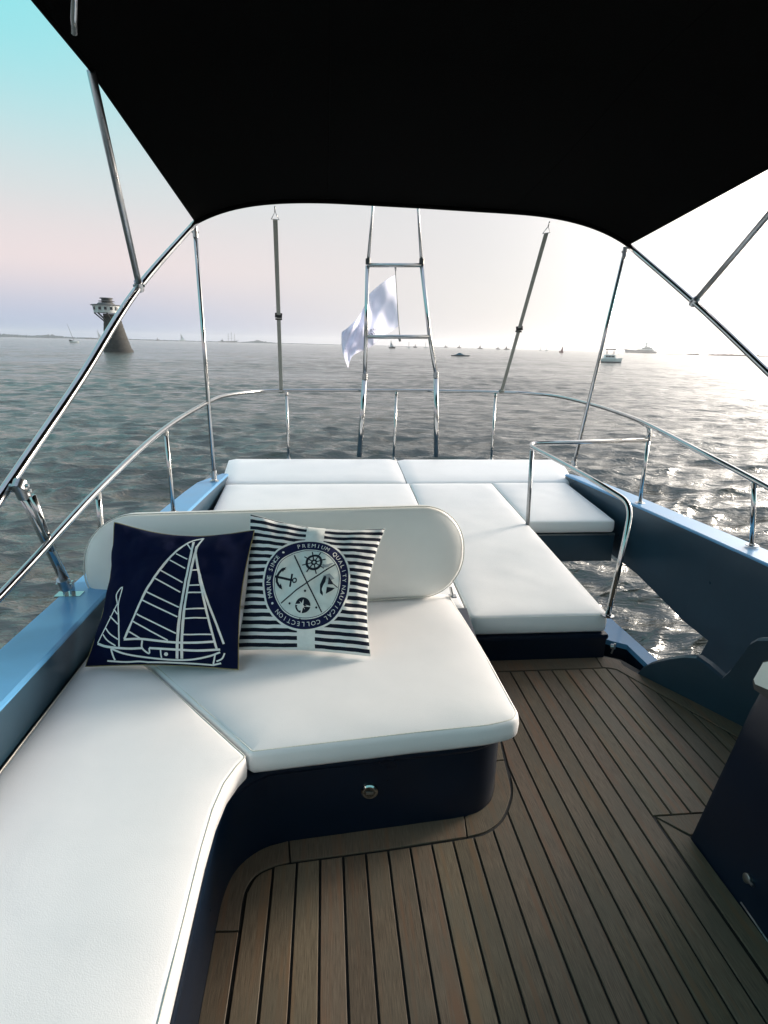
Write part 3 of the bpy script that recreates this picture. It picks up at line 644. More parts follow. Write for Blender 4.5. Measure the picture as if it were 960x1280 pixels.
# ------------------------------------------------------------------ pillows
class Pillow:
    def __init__(s, tl, tr, br, bl, thick, pinch, seed):
        s.q = [Vector(p) for p in (bl, br, tr, tl)]; s.t = thick; s.p = pinch; s.seed = seed
        s.n = (s.q[1]-s.q[0]).cross(s.q[3]-s.q[0]).normalized()
        if s.n.y > 0: s.n = -s.n
    def at(s, u, v, side=1, off=0.0):      # u,v in -1..1
        pl, pr_, pb, pt = s.p
        U = u*(1-(pr_ if u > 0 else pl)*(1-v*v)**1.2*abs(u)); V = v*(1-(pt if v > 0 else pb)*(1-u*u)**1.2*abs(v))
        a, b = (U+1)/2, (V+1)/2
        p = s.q[0]*(1-a)*(1-b)+s.q[1]*a*(1-b)+s.q[2]*a*b+s.q[3]*(1-a)*b
        e = max(0.0, (1-u**2)*(1-v**2))
        h = s.t*(e**0.42)*(0.82+0.18*e)
        edge = 1-min(1, min(1-abs(u), 1-abs(v))/0.45)
        wr = noise.noise(Vector((u*3.1+s.seed, v*3.1, 1.7)))*0.018*e**0.3+noise.noise(Vector((u*8+s.seed, v*8, 4.7)))*0.007*e**0.3
        fold = 0.010*edge*math.sin((u if abs(v) > abs(u) else v)*15+2.2*math.sin((u+v)*3)+s.seed)*e**0.35
        return p+s.n*((h+wr*1.0+fold)*side+(off if side > 0 else 0))
    def body(s, name, m, parent, n=64):
        v = []; f = []; uv = []
        for side in (1, -1):
            for j in range(n+1):
                for i in range(n+1):
                    u, w = math.sin((i/n*2-1)*math.pi/2)*0.5+(i/n*2-1)*0.5, math.sin((j/n*2-1)*math.pi/2)*0.5+(j/n*2-1)*0.5
                    v.append(s.at(u, w, side)); uv.append(((u+1)/2, (w+1)/2))
        st = (n+1)**2
        for side in (0, 1):
            for j in range(n):
                for i in range(n):
                    a = side*st+j*(n+1)+i; q = (a, a+1, a+n+2, a+n+1); f.append(q if side == 0 else q[::-1])
        return obj(name, v, f, m, parent, True, uv)
    def strip(s, pts, w, off=0.0016, step=0.03):   # pts in uv; constant width w (in uv units); returns verts, faces
        pts = [Vector(p) for p in pts]; P = []
        for a, b in zip(pts, pts[1:]):
            k = max(1, int((b-a).length/step)); P += [a+(b-a)*(i/k) for i in range(k)]
        P.append(pts[-1]); v = []; f = []
        for i, p in enumerate(P):
            d = (P[min(i+1, len(P)-1)]-P[max(i-1, 0)]).normalized(); nn = Vector((-d.y, d.x))*w/2
            v += [s.at(*(p+nn), 1, off), s.at(*(p-nn), 1, off)]
        for i in range(len(P)-1): f.append((2*i, 2*i+1, 2*i+3, 2*i+2))
        return v, f
    def fan(s, poly, off=0.0018, rings=1):
        c = sum((Vector(p) for p in poly), Vector((0, 0)))/len(poly); n = len(poly); v = [s.at(*c, 1, off)]; f = []
        for r in range(1, rings+1):
            for p in poly: v.append(s.at(*(c+(Vector(p)-c)*(r/rings)), 1, off))
        for i in range(n): f.append((0, 1+i, 1+(i+1) % n))
        for r in range(rings-1):
            for i in range(n): a, b = 1+r*n+i, 1+r*n+(i+1) % n; f.append((a, a+n, b+n, b))
        return v, f
    def edge(s, name, m, parent, r=0.002):
        pts = []
        for k in range(160):
            t = k/40
            u, w = ((-1+2*t, -1) if t < 1 else (1, -1+2*(t-1)) if t < 2 else (1-2*(t-2), 1) if t < 3 else (-1, 1-2*(t-3)))
            pts.append(s.at(u, w, 1))
        return MB().tube(pts, r, 6, closed=True).build(name, m, parent, True)
ZP = 0.352
t = thing('pillow', 'navy pillow with a white line drawing of a sailing boat', 'pillow', None, (-0.5, 1.8, 0.35))
pw = Pillow(aty(143, 653, 1.965), aty(318, 663, 1.955), atz(298, 837, ZP), atz(107, 833, ZP), 0.074, (0.10, 0.08, 0.04, 0.15), 2.0)
pw.body('pillow_cover', 'pillow_navy', t); pw.edge('piping', 'pillow_edge', t)
# drawing: coordinates measured on the flattened pillow face (0..1 across, 0..1 up)
def PX1(x, y):       # drawing pixels of the enlarged view -> uv of the pillow, solved on the quad
    X = 100+x*220/960; Y = 640+y*210/916
    u, v_ = 0.0, 0.0
    for _ in range(14):
        def pr(uu, vv):
            d = np.array(pw.at(uu, vv, 1))-CAM; return np.array([CX+FPX*(d@BI)/(d@BF), CY-FPX*(d@BJ)/(d@BF)])
        p = pr(u, v_); e = np.array([X, Y])-p
        if abs(e).max() < 0.05: break
        h = 0.01; J = np.stack([(pr(u+h, v_)-p)/h, (pr(u, v_+h)-p)/h], 1)
        try: d = np.linalg.solve(J, e)
        except Exception: break
        d = np.clip(d, -0.3, 0.3); u = float(np.clip(u+d[0], -0.97, 0.97)); v_ = float(np.clip(v_+d[1], -0.97, 0.97))
    return (u, v_)
LINES = [
 (3.2, [(243, 692), (300, 560), (360, 430), (440, 310), (520, 220), (600, 165), (675, 145)]),
 (3.2, [(675, 145), (640, 190), (628, 240)]),
 (3.0, [(240, 695), (330, 692), (430, 703), (530, 712), (640, 712), (740, 706)]),
 (3.4, [(620, 165), (596, 280), (566, 430), (545, 560), (532, 700), (530, 800)]),
 (3.4, [(640, 185), (612, 290), (585, 430), (566, 560), (556, 700), (556, 800)]),
 (3.0, [(630, 220), (650, 330), (690, 470), (740, 600), (785, 720)]),
 (3.0, [(632, 235), (660, 400), (695, 560), (730, 690), (748, 755)]),
 (1.9, [(583, 172), (606, 205)]), (1.9, [(525, 228), (586, 258)]), (1.9, [(490, 262), (574, 308)]), (1.9, [(440, 318), (560, 385)]), (1.9, [(410, 362), (548, 438)]),
 (1.9, [(365, 436), (540, 520)]), (1.9, [(340, 480), (532, 572)]), (1.9, [(310, 556), (524, 662)]), (1.9, [(290, 596), (480, 700)]), (1.9, [(268, 652), (330, 690)]),
 (1.9, [(606, 318), (640, 316)]), (1.9, [(596, 400), (652, 398)]), (1.9, [(588, 440), (662, 438)]), (1.9, [(574, 530), (682, 526)]), (1.9, [(570, 580), (700, 578)]), (1.9, [(560, 668), (722, 668)]),
 (1.9, [(97, 716), (130, 650), (170, 570), (205, 500)]), (1.9, [(205, 500), (200, 450), (232, 410), (215, 480), (208, 520)]), (2.2, [(208, 500), (212, 600), (214, 735)]),
 (1.8, [(185, 530), (206, 558)]), (1.8, [(165, 568), (208, 612)]), (1.8, [(140, 632), (165, 665), (208, 695)]), (1.8, [(126, 668), (150, 700), (195, 730)]),
 (3.0, [(97, 718), (150, 735), (260, 745), (340, 742)]), (2.2, [(340, 700), (340, 742), (378, 772), (378, 742)]), (3.0, [(378, 742), (520, 750), (640, 756), (765, 750)]),
 (2.0, [(440, 752), (446, 796)]), (2.4, [(168, 744), (240, 772), (340, 790), (480, 805), (600, 806), (700, 788), (765, 765)]), (2.2, [(170, 744), (192, 808)]),
 (2.2, [(150, 812), (250, 818), (330, 815), (420, 824), (560, 826), (640, 838), (690, 852), (730, 835), (770, 825)]), (2.2, [(738, 775), (728, 830)]), (2.0, [(790, 770), (775, 800), (745, 815)]),
]
v = []; f = []
for w, pts in LINES:
    q = [Vector(PX1(*p)) for p in (smoothpts([(a, b, 0) for a, b in pts], 4) if len(pts) > 2 else [Vector((a, b, 0)) for a, b in pts]) for p in [(p.x, p.y)]]
    a, b = pw.strip(q, w*0.0098); k = len(v); v += a; f += [tuple(i+k for i in g) for g in b]
dc = Vector(PX1(470, 775)); a, b = pw.fan([dc+Vector((math.cos(i*0.524), math.sin(i*0.524)))*0.026 for i in range(12)]); k = len(v); v += a; f += [tuple(i+k for i in g) for g in b]
obj('sailboat_drawing', v, f, 'print_white', t, True); setloc(t)

t = thing('pillow', 'navy and white striped pillow with a round nautical emblem', 'pillow', None, (-0.05, 1.85, 0.35))
p2w = Pillow(aty(313, 643, 2.015), aty(481, 661, 2.015), atz(463, 820, ZP), atz(297, 812, ZP), 0.070, (0.05, 0.15, 0.04, 0.11), 6.0)
p2w.body('pillow_cover', 'stripes', t); p2w.edge('piping', 'print_white', t, 0.0016)
PW, PH = 0.47, 0.47
MC = Vector((-0.015, -0.01)); MR = 0.665       # emblem centre and radius in uv
TILT = math.radians(-5)
def E(x, y, off=0.0):   # emblem coordinates (unit circle) -> uv
    c, s = math.cos(TILT), math.sin(TILT)
    return MC+Vector((x*c-y*s, (x*s+y*c)*1.06))*MR
def ring(r0, r1, off, n=96, k=2):
    v = []; f = []
    for j in range(k+1):
        r = r0+(r1-r0)*j/k
        for i in range(n): a = 2*math.pi*i/n; v.append(p2w.at(*E(r*math.cos(a), r*math.sin(a)), 1, off))
    for j in range(k):
        for i in range(n): f.append((j*n+i, j*n+(i+1) % n, (j+1)*n+(i+1) % n, (j+1)*n+i))
    return v, f
class Acc:
    def __init__(s): s.v = []; s.f = []
    def a(s, vf): k = len(s.v); s.v += list(vf[0]); s.f += [tuple(i+k for i in g) for g in vf[1]]; return s
    def build(s, name, m, par): return obj(name, s.v, s.f, m, par, True)
# pale ribbon running top to bottom behind the emblem
for v0, v1 in ((0.55, 0.99), (-0.99, -0.55)):
    vv = []; ff = []
    for j in range(17):
        y = v0+(v1-v0)*j/16; xc = 0.02-0.05*y*0.5
        for i in range(13): vv.append(p2w.at(xc-0.135+0.27*i/12, y, 1, 0.0016))
    for j in range(16):
        for i in range(12): q = j*13+i; ff.append((q, q+1, q+14, q+13))
    obj('ribbon', vv, ff, 'print_white', t, True)
A2 = Acc().a(ring(0.02, 0.765, 0.0022, 96, 10)).a(p2w.fan([E(0.021*math.cos(i*.5236), 0.021*math.sin(i*.5236)) for i in range(12)], 0.0022)); A2.build('emblem_field', 'print_pale', t)
Acc().a(ring(0.975, 1.02, 0.0024)).a(ring(0.755, 0.772, 0.0024)).build('emblem_outline', 'print_white', t)
Acc().a(ring(0.77, 0.98, 0.0022, 96, 3)).a(ring(0.735, 0.747, 0.0028)).build('emblem_ring', 'print_navy', t)
def L(pts, w, off=0.0032): return p2w.strip([E(*p) for p in pts], w*MR, off, 0.03)
def F(pts, off=0.0048): return p2w.fan([E(*p) for p in pts], off)
def circ(cx, cy, r, n=20): return [(cx+r*math.cos(2*math.pi*i/n), cy+r*math.sin(2*math.pi*i/n)) for i in range(n)]
D = Acc()
D.a(L([(-0.42, 0.56), (0, 0), (0.44, -0.56)], 0.028)); D.a(L([(-0.50, -0.50), (0, 0), (0.55, 0.50)], 0.028))
# ship's wheel (top)
wc = (0.06, 0.46); D.a(L([p for p in circ(*wc, 0.165, 28)]+[circ(*wc, 0.165, 28)[0]], 0.055)); D.a(L(circ(*wc, 0.05, 14)+[circ(*wc, 0.05, 14)[0]], 0.04))
for i in range(8):
    a = math.pi/8+i*math.pi/4; D.a(L([(wc[0]+0.05*math.cos(a), wc[1]+0.05*math.sin(a)), (wc[0]+0.27*math.cos(a), wc[1]+0.27*math.sin(a))], 0.026))
# anchor lying on its side (left)
D.a(L([(-0.70, 0.02), (-0.33, 0.0)], 0.05)); D.a(L([(-0.36, -0.14), (-0.36, 0.13)], 0.045)); D.a(L(circ(-0.275, 0.0, 0.045, 14)+[circ(-0.275, 0.0, 0.045, 14)[0]], 0.028))
D.a(L([(-0.54, 0.22), (-0.60, 0.19), (-0.66, 0.11), (-0.70, 0.02), (-0.68, -0.08), (-0.62, -0.15), (-0.55, -0.18)], 0.05))
D.a(F([(-0.52, 0.25), (-0.58, 0.13), (-0.60, 0.22)])); D.a(F([(-0.52, -0.22), (-0.58, -0.10), (-0.60, -0.20)])); D.a(F([(-0.745, 0.02), (-0.68, 0.08), (-0.66, 0.01), (-0.68, -0.05)]))
# compass rose (bottom)
cc = (0.0, -0.48); D.a(F(circ(*cc, 0.165, 24), 0.0034))
for dx, dy in ((0, 0.30), (0, -0.30), (0.30, 0), (-0.30, 0)):
    D.a(F(circ(cc[0]+dx, cc[1]+dy, 0.025, 8)))
# sailing ship on its side (right)
D.a(F([(0.34, 0.19), (0.40, 0.20), (0.40, -0.22), (0.33, -0.17), (0.29, 0.0)])); D.a(F([(0.46, 0.20), (0.48, 0.03), (0.62, 0.05)])); D.a(F([(0.47, -0.03), (0.47, -0.17), (0.60, -0.08), (0.66, -0.02)])); D.a(L([(0.60, 0.06), (0.72, 0.0)], 0.02))
D.build('emblem_drawing', 'print_black', t)
G = Acc().a(F([(0.26, 0.44), (0.50, 0.52), (0.40, 0.40), (0.28, 0.36)], 0.0040)).a(F([(0.32, 0.20), (0.46, 0.27), (0.60, 0.18), (0.50, 0.12)], 0.0040))
G.build('emblem_shading', 'print_grey', t)
Wh = Acc()
for i in range(4):
    a = math.pi/2*i
    Wh.a(F([(cc[0]+0.24*math.cos(a), cc[1]+0.24*math.sin(a)), (cc[0]+0.035*math.cos(a+0.8), cc[1]+0.035*math.sin(a+0.8)), cc, (cc[0]+0.035*math.cos(a-0.8), cc[1]+0.035*math.sin(a-0.8))], 0.0037))
    a += math.pi/4
    Wh.a(F([(cc[0]+0.13*math.cos(a), cc[1]+0.13*math.sin(a)), (cc[0]+0.03*math.cos(a+0.8), cc[1]+0.03*math.sin(a+0.8)), cc, (cc[0]+0.03*math.cos(a-0.8), cc[1]+0.03*math.sin(a-0.8))], 0.0037))
Wh.build('compass_star', 'print_white', t); Wh = Acc()
for i in range(8):
    a = i*math.pi/4; Wh.a(F(circ(wc[0]+0.105*math.cos(a), wc[1]+0.105*math.sin(a), 0.026, 8), 0.0036))
Wh.build('wheel_openings', 'print_white', t)
for an in (139, 217): Acc().a(F(circ(0.875*math.cos(math.radians(an)), 0.875*math.sin(math.radians(an)), 0.026, 10), 0.0036)).build('dot', 'print_white', t)
def glyph(ch, size):
    cu = bpy.data.curves.new('g', 'FONT'); cu.body = ch; cu.size = size; cu.align_x = 'CENTER'; cu.resolution_u = 2
    o = bpy.data.objects.new('g', cu); COL.objects.link(o); bpy.context.view_layer.update()
    me = bpy.data.meshes.new_from_object(o); vs = [(p.co.x, p.co.y) for p in me.vertices]; fs = [tuple(p.vertices) for p in me.polygons]
    bpy.data.objects.remove(o); bpy.data.curves.remove(cu); bpy.data.meshes.remove(me); return vs, fs
def arc_text(txt, a0, a1, r=0.825, size=0.135):
    Wh = Acc()
    for i, ch in enumerate(txt):
        if ch == ' ': continue
        a = math.radians(a0+(a1-a0)*i/(len(txt)-1)); vs, fs = glyph(ch, size); c, s = math.cos(a-math.pi/2), math.sin(a-math.pi/2)
        Wh.a(([p2w.at(*E(r*math.cos(a)+x*c-y*s, r*math.sin(a)+x*s+y*c), 1, 0.0036) for x, y in vs], fs))
    Wh.build('lettering', 'print_white', t)
arc_text('PREMIUM QUALITY', 115, 12); arc_text('NAUTICAL', 2, -50); arc_text('COLLECTION', -62, -128)
arc_text('MARINE SINCE', 206, 150)
setloc(t)

# ------------------------------------------------------------------ stainless rails
rail = thing('guard_rail', 'polished steel guard rail running round the stern on posts', 'guard rail', None, (CL, 5.2, 0.4))
RP = [(-1.0, 0.2, 0.42), (-0.965, 0.9, 0.53), (-0.93, 1.61, 0.636), atx(125, 610, -0.90), aty(207, 535, 3.17), aty(262, 502, 4.05), aty(285, 494, 4.55), aty(318, 489.5, 4.95), aty(355, 488, 5.10),
      aty(495, 488, 5.26), aty(620, 490, 5.28), aty(665, 492, 5.22), aty(700, 496, 4.95), aty(745, 507, 4.35), aty(780, 518.5, 3.80), aty(808, 530, 3.37), aty(880, 567, 2.80), aty(943, 600, 2.47), (2.06, 1.7, 0.64), (2.09, 0.6, 0.47)]
MB().tube(smoothpts(RP, 6), 0.0135, 14).build('top_rail', 'steel', rail, True)
def post(a, b, r=0.0115, foot=True, par=rail, name='stanchion'):
    a, b = Vector(a), Vector(b); o = MB().tube([a, b], r, 12).build(name, 'steel', par, True)
    if foot: screw_base('base_flange', a, o, 0.03)
    MB().tube([b-(b-a).normalized()*0.03, b-(b-a).normalized()*0.006], r*1.25, 12).build('collar', 'steel', o, True, 0.6)
    return o
post((-0.925, 2.36, 0.447), atx(122, 614, -0.90)); post(atz(217, 641, 0.428), aty(207, 537, 3.17))
post(aty(361, 575, 5.02), aty(358, 489, 5.10)); post(aty(492, 575, 5.1), aty(495.5, 489, 5.26)); post(aty(614, 575, 5.1), aty(619.5, 491, 5.28))
post(aty(800, 629, 3.37), aty(811, 545, 3.37)); post(aty(940, 682, 2.47), aty(943, 602, 2.47))
# short elbow from the first right post up into the rail
MB().tube(fillet([aty(811, 548, 3.37), aty(812, 534, 3.37), aty(800, 527, 3.48)], 0.05), 0.0125, 12).build('elbow', 'steel', rail, True)
setloc(rail)
hr = thing('boarding_handrail', 'bent steel handrail over the small side pad at the boarding gap', 'handrail', None, (1.3, 2.3, 0.2))
pA = aty(660, 560, 3.34)
path = fillet([aty(809, 550, 3.36), aty(664, 554, 3.40), aty(664, 558.5, 3.30), aty(700, 577, 2.95), aty(745, 602, 2.60), aty(790, 630, 2.36), aty(782, 672, 2.30), aty(760, 768, 2.235)], 0.09, 7)
MB().tube(path, 0.0125, 14).build('top_rail', 'steel', hr, True)
a = aty(659, 661, 3.34); o = MB().tube([a, aty(665, 563, 3.34)], 0.0125, 12).build('post', 'steel_dull', hr, True); screw_base('base_flange', a, o, 0.028)
screw_base('base_flange', aty(760, 770, 2.235), hr, 0.026)
setloc(hr)

# ------------------------------------------------------------------ A-frame ladder mast
ld = thing('stern_ladder', 'narrow steel ladder frame rising behind the sun pads, flag beside it', 'ladder', None, (0.66, 5.15, 0.39))
YL = 5.15
for s_, pts in ((0, ((449, 571), (456, 470))), (1, ((545.5, 571), (545, 468)))):
    MB().tube([aty(*p, YL) for p in pts], [0.024, 0.021], 14).build('leg', 'steel', ld, True)
for pts in (((456, 470), (459.5, 332)), ((545, 468), (537, 420), (527, 331))):
    MB().tube([aty(*p, YL) for p in pts], 0.0175, 14).build('stile', 'steel', ld, True)
    e = aty(*pts[0], YL); MB().tube([e-Vector((0, 0, 0.03)), e+Vector((0, 0, 0.02))], 0.0235, 12).build('collar', 'steel', ld, True, 0.6)
for y, x0, x1 in ((331.5, 459, 527.5), (421, 457.5, 538)):
    MB().tube([aty(x0, y, YL), aty(x1, y, YL)], 0.0165, 12).build('rung', 'steel_dull', ld, True)
for pts in (((460, 329), (465.5, 265), (468, 230)), ((527, 329), (523, 268), (521, 235))):
    q = [aty(*p, YL) for p in pts]
    MB().tube(q, [0.014, 0.010, 0.010], 10).build('stay', 'steel_dull', ld, True)
    MB().tube([q[0]+Vector((0, 0, -0.01)), q[0]+Vector((0, 0, 0.035))], 0.021, 10).build('shackle', 'rubber', ld, True, 0.6)
setloc(ld)
# flag
fl = thing('flag', 'pale lavender flag blowing to the left from a line beside the ladder', 'flag', None, (0.6, 5.3, 1.5))
YF = 5.32
top = [(494.5, 343), (484, 349), (472, 358), (461, 369), (455, 384), (448, 396), (438, 407), (427, 415)]
bot = [(498.5, 408), (488, 415), (476, 421), (466, 432), (458, 436), (449, 440), (440, 446), (435, 460)]
def curve(pl, s):
    q = smoothpts([(a, b, 0) for a, b in pl], 8); x = s*(len(q)-1); i = min(int(x), len(q)-2); return q[i]+(q[i+1]-q[i])*(x-i)
nu, nv = 60, 36; v = []; f = []; fuv = {}
def flagp(s, w):
    a = curve(top, s); b = curve(bot, s); p = a+(b-a)*w
    p.x += 5.0*math.sin(w*math.pi)*(0.4-s)*(1 if s > 0.5 else 0.2)
    dY = 0.11*math.sin(s*9+w*5.0)*min(1, s*2.5)+0.05*math.sin(s*19-w*7)*s
    return aty(p.x, p.y, YF+dY)
for j in range(nv+1):
    for i in range(nu+1): v.append(flagp(i/nu, j/nv))
for j in range(nv):
    for i in range(nu): a = j*(nu+1)+i; f.append((a, a+1, a+nu+2, a+nu+1))
mf = mat('flag_cloth', (0.84, 0.84, 0.94), 0.85, spec=0.1, vary=(7, 0.08), bump=(90, 0.2, 2))
tt = mf.node_tree; tr = N(tt, 'ShaderNodeBsdfTranslucent'); tr.inputs[0].default_value = (0.92, 0.92, 0.99, 1); ms = N(tt, 'ShaderNodeMixShader'); ms.inputs[0].default_value = 0.75
tt.links.new(tt.nodes['Principled BSDF'].outputs[0], ms.inputs[1]); tt.links.new(tr.outputs[0], ms.inputs[2]); tt.links.new(ms.outputs[0], tt.nodes['Material Output'].inputs[0])
cloth = obj('cloth', v, f, mf, fl)
mdl = cloth.modifiers.new('thickness', 'SOLIDIFY'); mdl.thickness = 0.0015
tx = Acc()
gs = [(i/160, j/120) for i in range(161) for j in range(121)]
def topx(P_): d = np.array(P_)-CAM; return (CX+FPX*(d@BI)/(d@BF), CY-FPX*(d@BJ)/(d@BF))
gp = np.array([topx(flagp(*g)) for g in gs])
for txt, x0, y0, sz in (('ERN', 460.3, 416.5, 5.2), ('NOW', 459.5, 421.5, 5.2)):
    for i, ch in enumerate(txt):
        vs, fs = glyph(ch, 1.0); pts_ = []
        for x, yy in vs:
            X_ = x0+i*sz*0.72+x*sz*1.0; Y_ = y0-(X_-x0)*0.33-yy*sz*1.1
            k_ = int(((gp-(X_, Y_))**2).sum(1).argmin()); P_ = flagp(*gs[k_]); r_ = Vector(ray(X_, Y_)); d_ = (P_-Vector(CAM)).length
            pts_.append(Vector(CAM)+r_.normalized()*(d_-0.012))
        tx.a((pts_, fs))
tx.build('lettering', 'print_black', fl)
MB().tube([aty(494.5, 335, YF-0.04), aty(494.5, 343, YF), aty(498, 400, YF), aty(500, 424, YF-0.06)], 0.0035, 8).build('halyard', 'webbing', fl, True)
MB().tube([aty(494.5, 333, YF-0.1), aty(494.5, 338, YF-0.04)], [0.012, 0.006], 8).build('shackle', 'steel_dull', fl, True)
MB().tube([aty(499, 421, YF-0.1), aty(500, 426, YF-0.07)], [0.014, 0.010], 8).build('shackle', 'steel_dull', fl, True)
setloc(fl)

# ------------------------------------------------------------------ bimini canopy
bm_ = thing('bimini_top', 'black canvas bimini canopy on steel bows, overhead', 'canopy', None, (CL, 2.4, 2.1))
YA = 3.95; XL, XR = aty(245, 276, YA), aty(785, 305, YA)
KEY = [(3.95, 0.0), (2.36, 0.172), (1.9, 0.18), (0.9, 0.17), (-0.4, 0.15), (-1.5, 0.11)]
def sidez(Y):
    for (y0, z0), (y1, z1) in zip(KEY, KEY[1:]):
        if Y >= y1: return z0+(z1-z0)*(y0-Y)/(y0-y1)
    return KEY[-1][1]
XS0 = XL.x; XS1 = XR.x
def canopy(a, Y):    # a in -1..1 across
    x = XS0+(XS1-XS0)*(a+1)/2; zs = XL.z+(XR.z-XL.z)*(a+1)/2
    sag = -0.015*math.sin(max(0, min(1, (Y-2.36)/1.59))*math.pi)*(1-a**4)
    yy = Y+(0.02*(1-abs(a)**3) if Y > 3.9 else 0)
    wr = 0.004*noise.noise(Vector((a*2.5, Y*3, 1)))
    return Vector((x, yy, zs+sidez(Y)+0.165*(1-abs(a)**4.6)+sag+wr*(1-abs(a)**8)))
na = 72; YV = [3.95, 3.9, 3.7, 3.4, 3.1, 2.8, 2.6, 2.45, 2.36, 2.2, 1.9, 1.6, 1.2, 0.9, 0.5, 0.1, -0.4, -0.8, -1.2, -1.5]
def av(i): t_ = i/na*2-1; return math.copysign(1-(1-abs(t_))**1.5, t_)
v = [canopy(av(i), Y) for Y in YV for i in range(na+1)]; f = []
for j in range(len(YV)-1):
    for i in range(na): a = j*(na+1)+i; f.append((a, a+1, a+na+2, a+na+1))
cv = obj('canvas', v, f, 'canvas', bm_); md = cv.modifiers.new('thickness', 'SOLIDIFY'); md.thickness = 0.006; md.offset = 1
hem = [canopy(av(i), 3.95)+Vector((0, 0.0, -0.004)) for i in range(na+1)]
MB().tube(hem, 0.012, 8).build('hem', 'canvas', bm_, True)
for a in (-1, 1):
    MB().tube([canopy(a, y) for y in YV], 0.010, 8).build('hem', 'canvas', bm_, True)
MB().tube([canopy(av(i), 2.36)+Vector((0, 0, 0.022)) for i in range(na+1)], 0.018, 10).build('bow_pocket', 'canvas', bm_, True)
MB().tube([canopy(av(i), 3.93)-Vector((0, 0, 0.012)) for i in range(na+1)], 0.016, 10).build('bow_pocket', 'canvas', bm_, True)
# seams of the canvas panels
for a in (-0.42, 0.42):
    MB().tube([canopy(a, y)-Vector((0, 0, 0.004)) for y in YV], 0.004, 6).build('seam', 'canvas', bm_, True)
tl = smoothpts([XL+Vector((0, -0.01, -0.01)), aty(172, 361, 3.0), aty(100, 475, 2.40), aty(15, 600, 1.90), aty(-60, 715, 1.55), (-1.0, 1.2, 0.47)], 6)
trr = smoothpts([XR+Vector((0, -0.01, -0.01)), aty(868, 378, 3.25), aty(960, 465, 2.65), aty(1100, 600, 1.95), (2.12, 1.2, 0.47)], 6)
MB().tube(tl, 0.0175, 14).build('main_bow', 'steel', bm_, True); MB().tube(trr, 0.0165, 14).build('main_bow', 'steel', bm_, True)
def joint(p, ax, par, r=0.021, l=0.05):
    ax = Vector(ax).normalized(); p = Vector(p); MB().tube([p-ax*l/2, p+ax*l/2], r, 12).tube([p+Vector((r*1.35, 0, 0)), p-Vector((r*1.35, 0, 0))], 0.006, 8).build('joint', 'steel_dull', par, True, 0.6)
def strut(a, b, r, m='steel', jr=0.02):
    a, b = Vector(a), Vector(b); o = MB().tube([a, b], r, 12).build('strut', m, bm_, True); joint(a, b-a, o, jr); return o
s1 = strut(aty(174, 357, 3.0), canopy(-1, 2.36)+Vector((0.0, 0, -0.01)), 0.0145, 'steel_dull')
s2 = strut(aty(868, 377, 3.25), canopy(1, 2.36)+Vector((0, 0, -0.01)), 0.0145, 'steel_dull')
# visible end of the bow tube inside the canopy at the upper left
MB().tube([aty(93, 41, 2.05), aty(92, 20, 2.0), aty(93, -10, 1.93), aty(95, -60, 1.82)], 0.0095, 10).build('bow_tube', 'steel', bm_, True)
# aft supports down to the gunwale
LB = atz(268, 601, 0.412); RB = aty(717, 584, 4.36)
for top_, bs in ((aty(244, 290, YA-0.02), LB), (aty(781, 315, YA-0.02), RB)):
    o = MB().tube([bs+Vector((0, 0, 0.03)), top_], 0.0135, 12).build('strut', 'steel', bm_, True)
    joint(top_, (0, 0, 1), o, 0.016, 0.06); joint(bs+Vector((0, 0, 0.045)), (0, 0, 1), o, 0.019, 0.06); screw_base('base_flange', bs, o, 0.03)
# forward strut at the left, with a second slimmer tube beside it
a = aty(24, 607, 1.86); b = atz(87, 744, 0.451)
o = MB().tube([a, b+Vector((0, 0, 0.03))], 0.0165, 14).build('strut', 'steel', bm_, True); joint(a+(b-a)*0.04, b-a, o, 0.021, 0.05); joint(b+(a-b)*0.12, b-a, o, 0.02, 0.045)
MB().box(b+Vector((0, 0, 0.003)), (0.09, 0.045, 0.006)).box(b+Vector((0.012, 0, 0.028)), (0.006, 0.03, 0.05)).box(b+Vector((-0.012, 0, 0.028)), (0.006, 0.03, 0.05)).build('base_bracket', 'steel', o)
a2 = a+(b-a)*0.08+Vector((0.024, 0.0, 0.0)); b2 = a+(b-a)*0.55+Vector((0.012, 0, 0.0)); MB().tube([a2, b2], 0.012, 12).build('strut', 'steel', bm_, True)
joint(a+Vector((0, 0.0, 0.0)), (-0.05, -0.62, -0.60), bm_, 0.021, 0.03)
# straps from the canopy's aft hem to the guard rail
for (px, py), (qx, qy), Yq, kk in (((343.5, 258), (351.5, 489), 5.10, 0.48), ((687, 277), (627, 489), 5.27, 0.52)):
    t_ = aty(px, py, YA+0.01); e = aty(qx, qy, Yq); d = (e-t_).normalized(); side = d.cross(Vector((0, 1, 0))).normalized()
    w = 0.0145; s0 = t_+d*0.085
    nn = side.cross(d).normalized()*0.002
    o = MB().add([s0-side*w-nn, s0+side*w-nn, e+side*w-nn, e-side*w-nn, s0-side*w+nn, s0+side*w+nn, e+side*w+nn, e-side*w+nn],
                 [(0, 3, 2, 1), (4, 5, 6, 7), (0, 1, 5, 4), (1, 2, 6, 5), (2, 3, 7, 6), (3, 0, 4, 7)]).build('strap', 'webbing', bm_)
    mdp = s0+(e-s0)*kk
    MB().box(mdp, (0.052, 0.012, 0.034), side.to_track_quat('X', 'Z').to_matrix()).box(mdp+d*0.035, (0.050, 0.008, 0.012)).build('buckle', 'rubber', o)
    MB().tube([t_, t_+d*0.035], 0.004, 8).tube([t_+d*0.035, s0-side*0.024, s0+side*0.024], 0.0035, 8, closed=True).build('hook', 'steel', o, True)
    MB().tube([e-side*0.022, e+side*0.022], 0.0165, 12).build('rail_loop', 'webbing', o, True)
setloc(bm_)

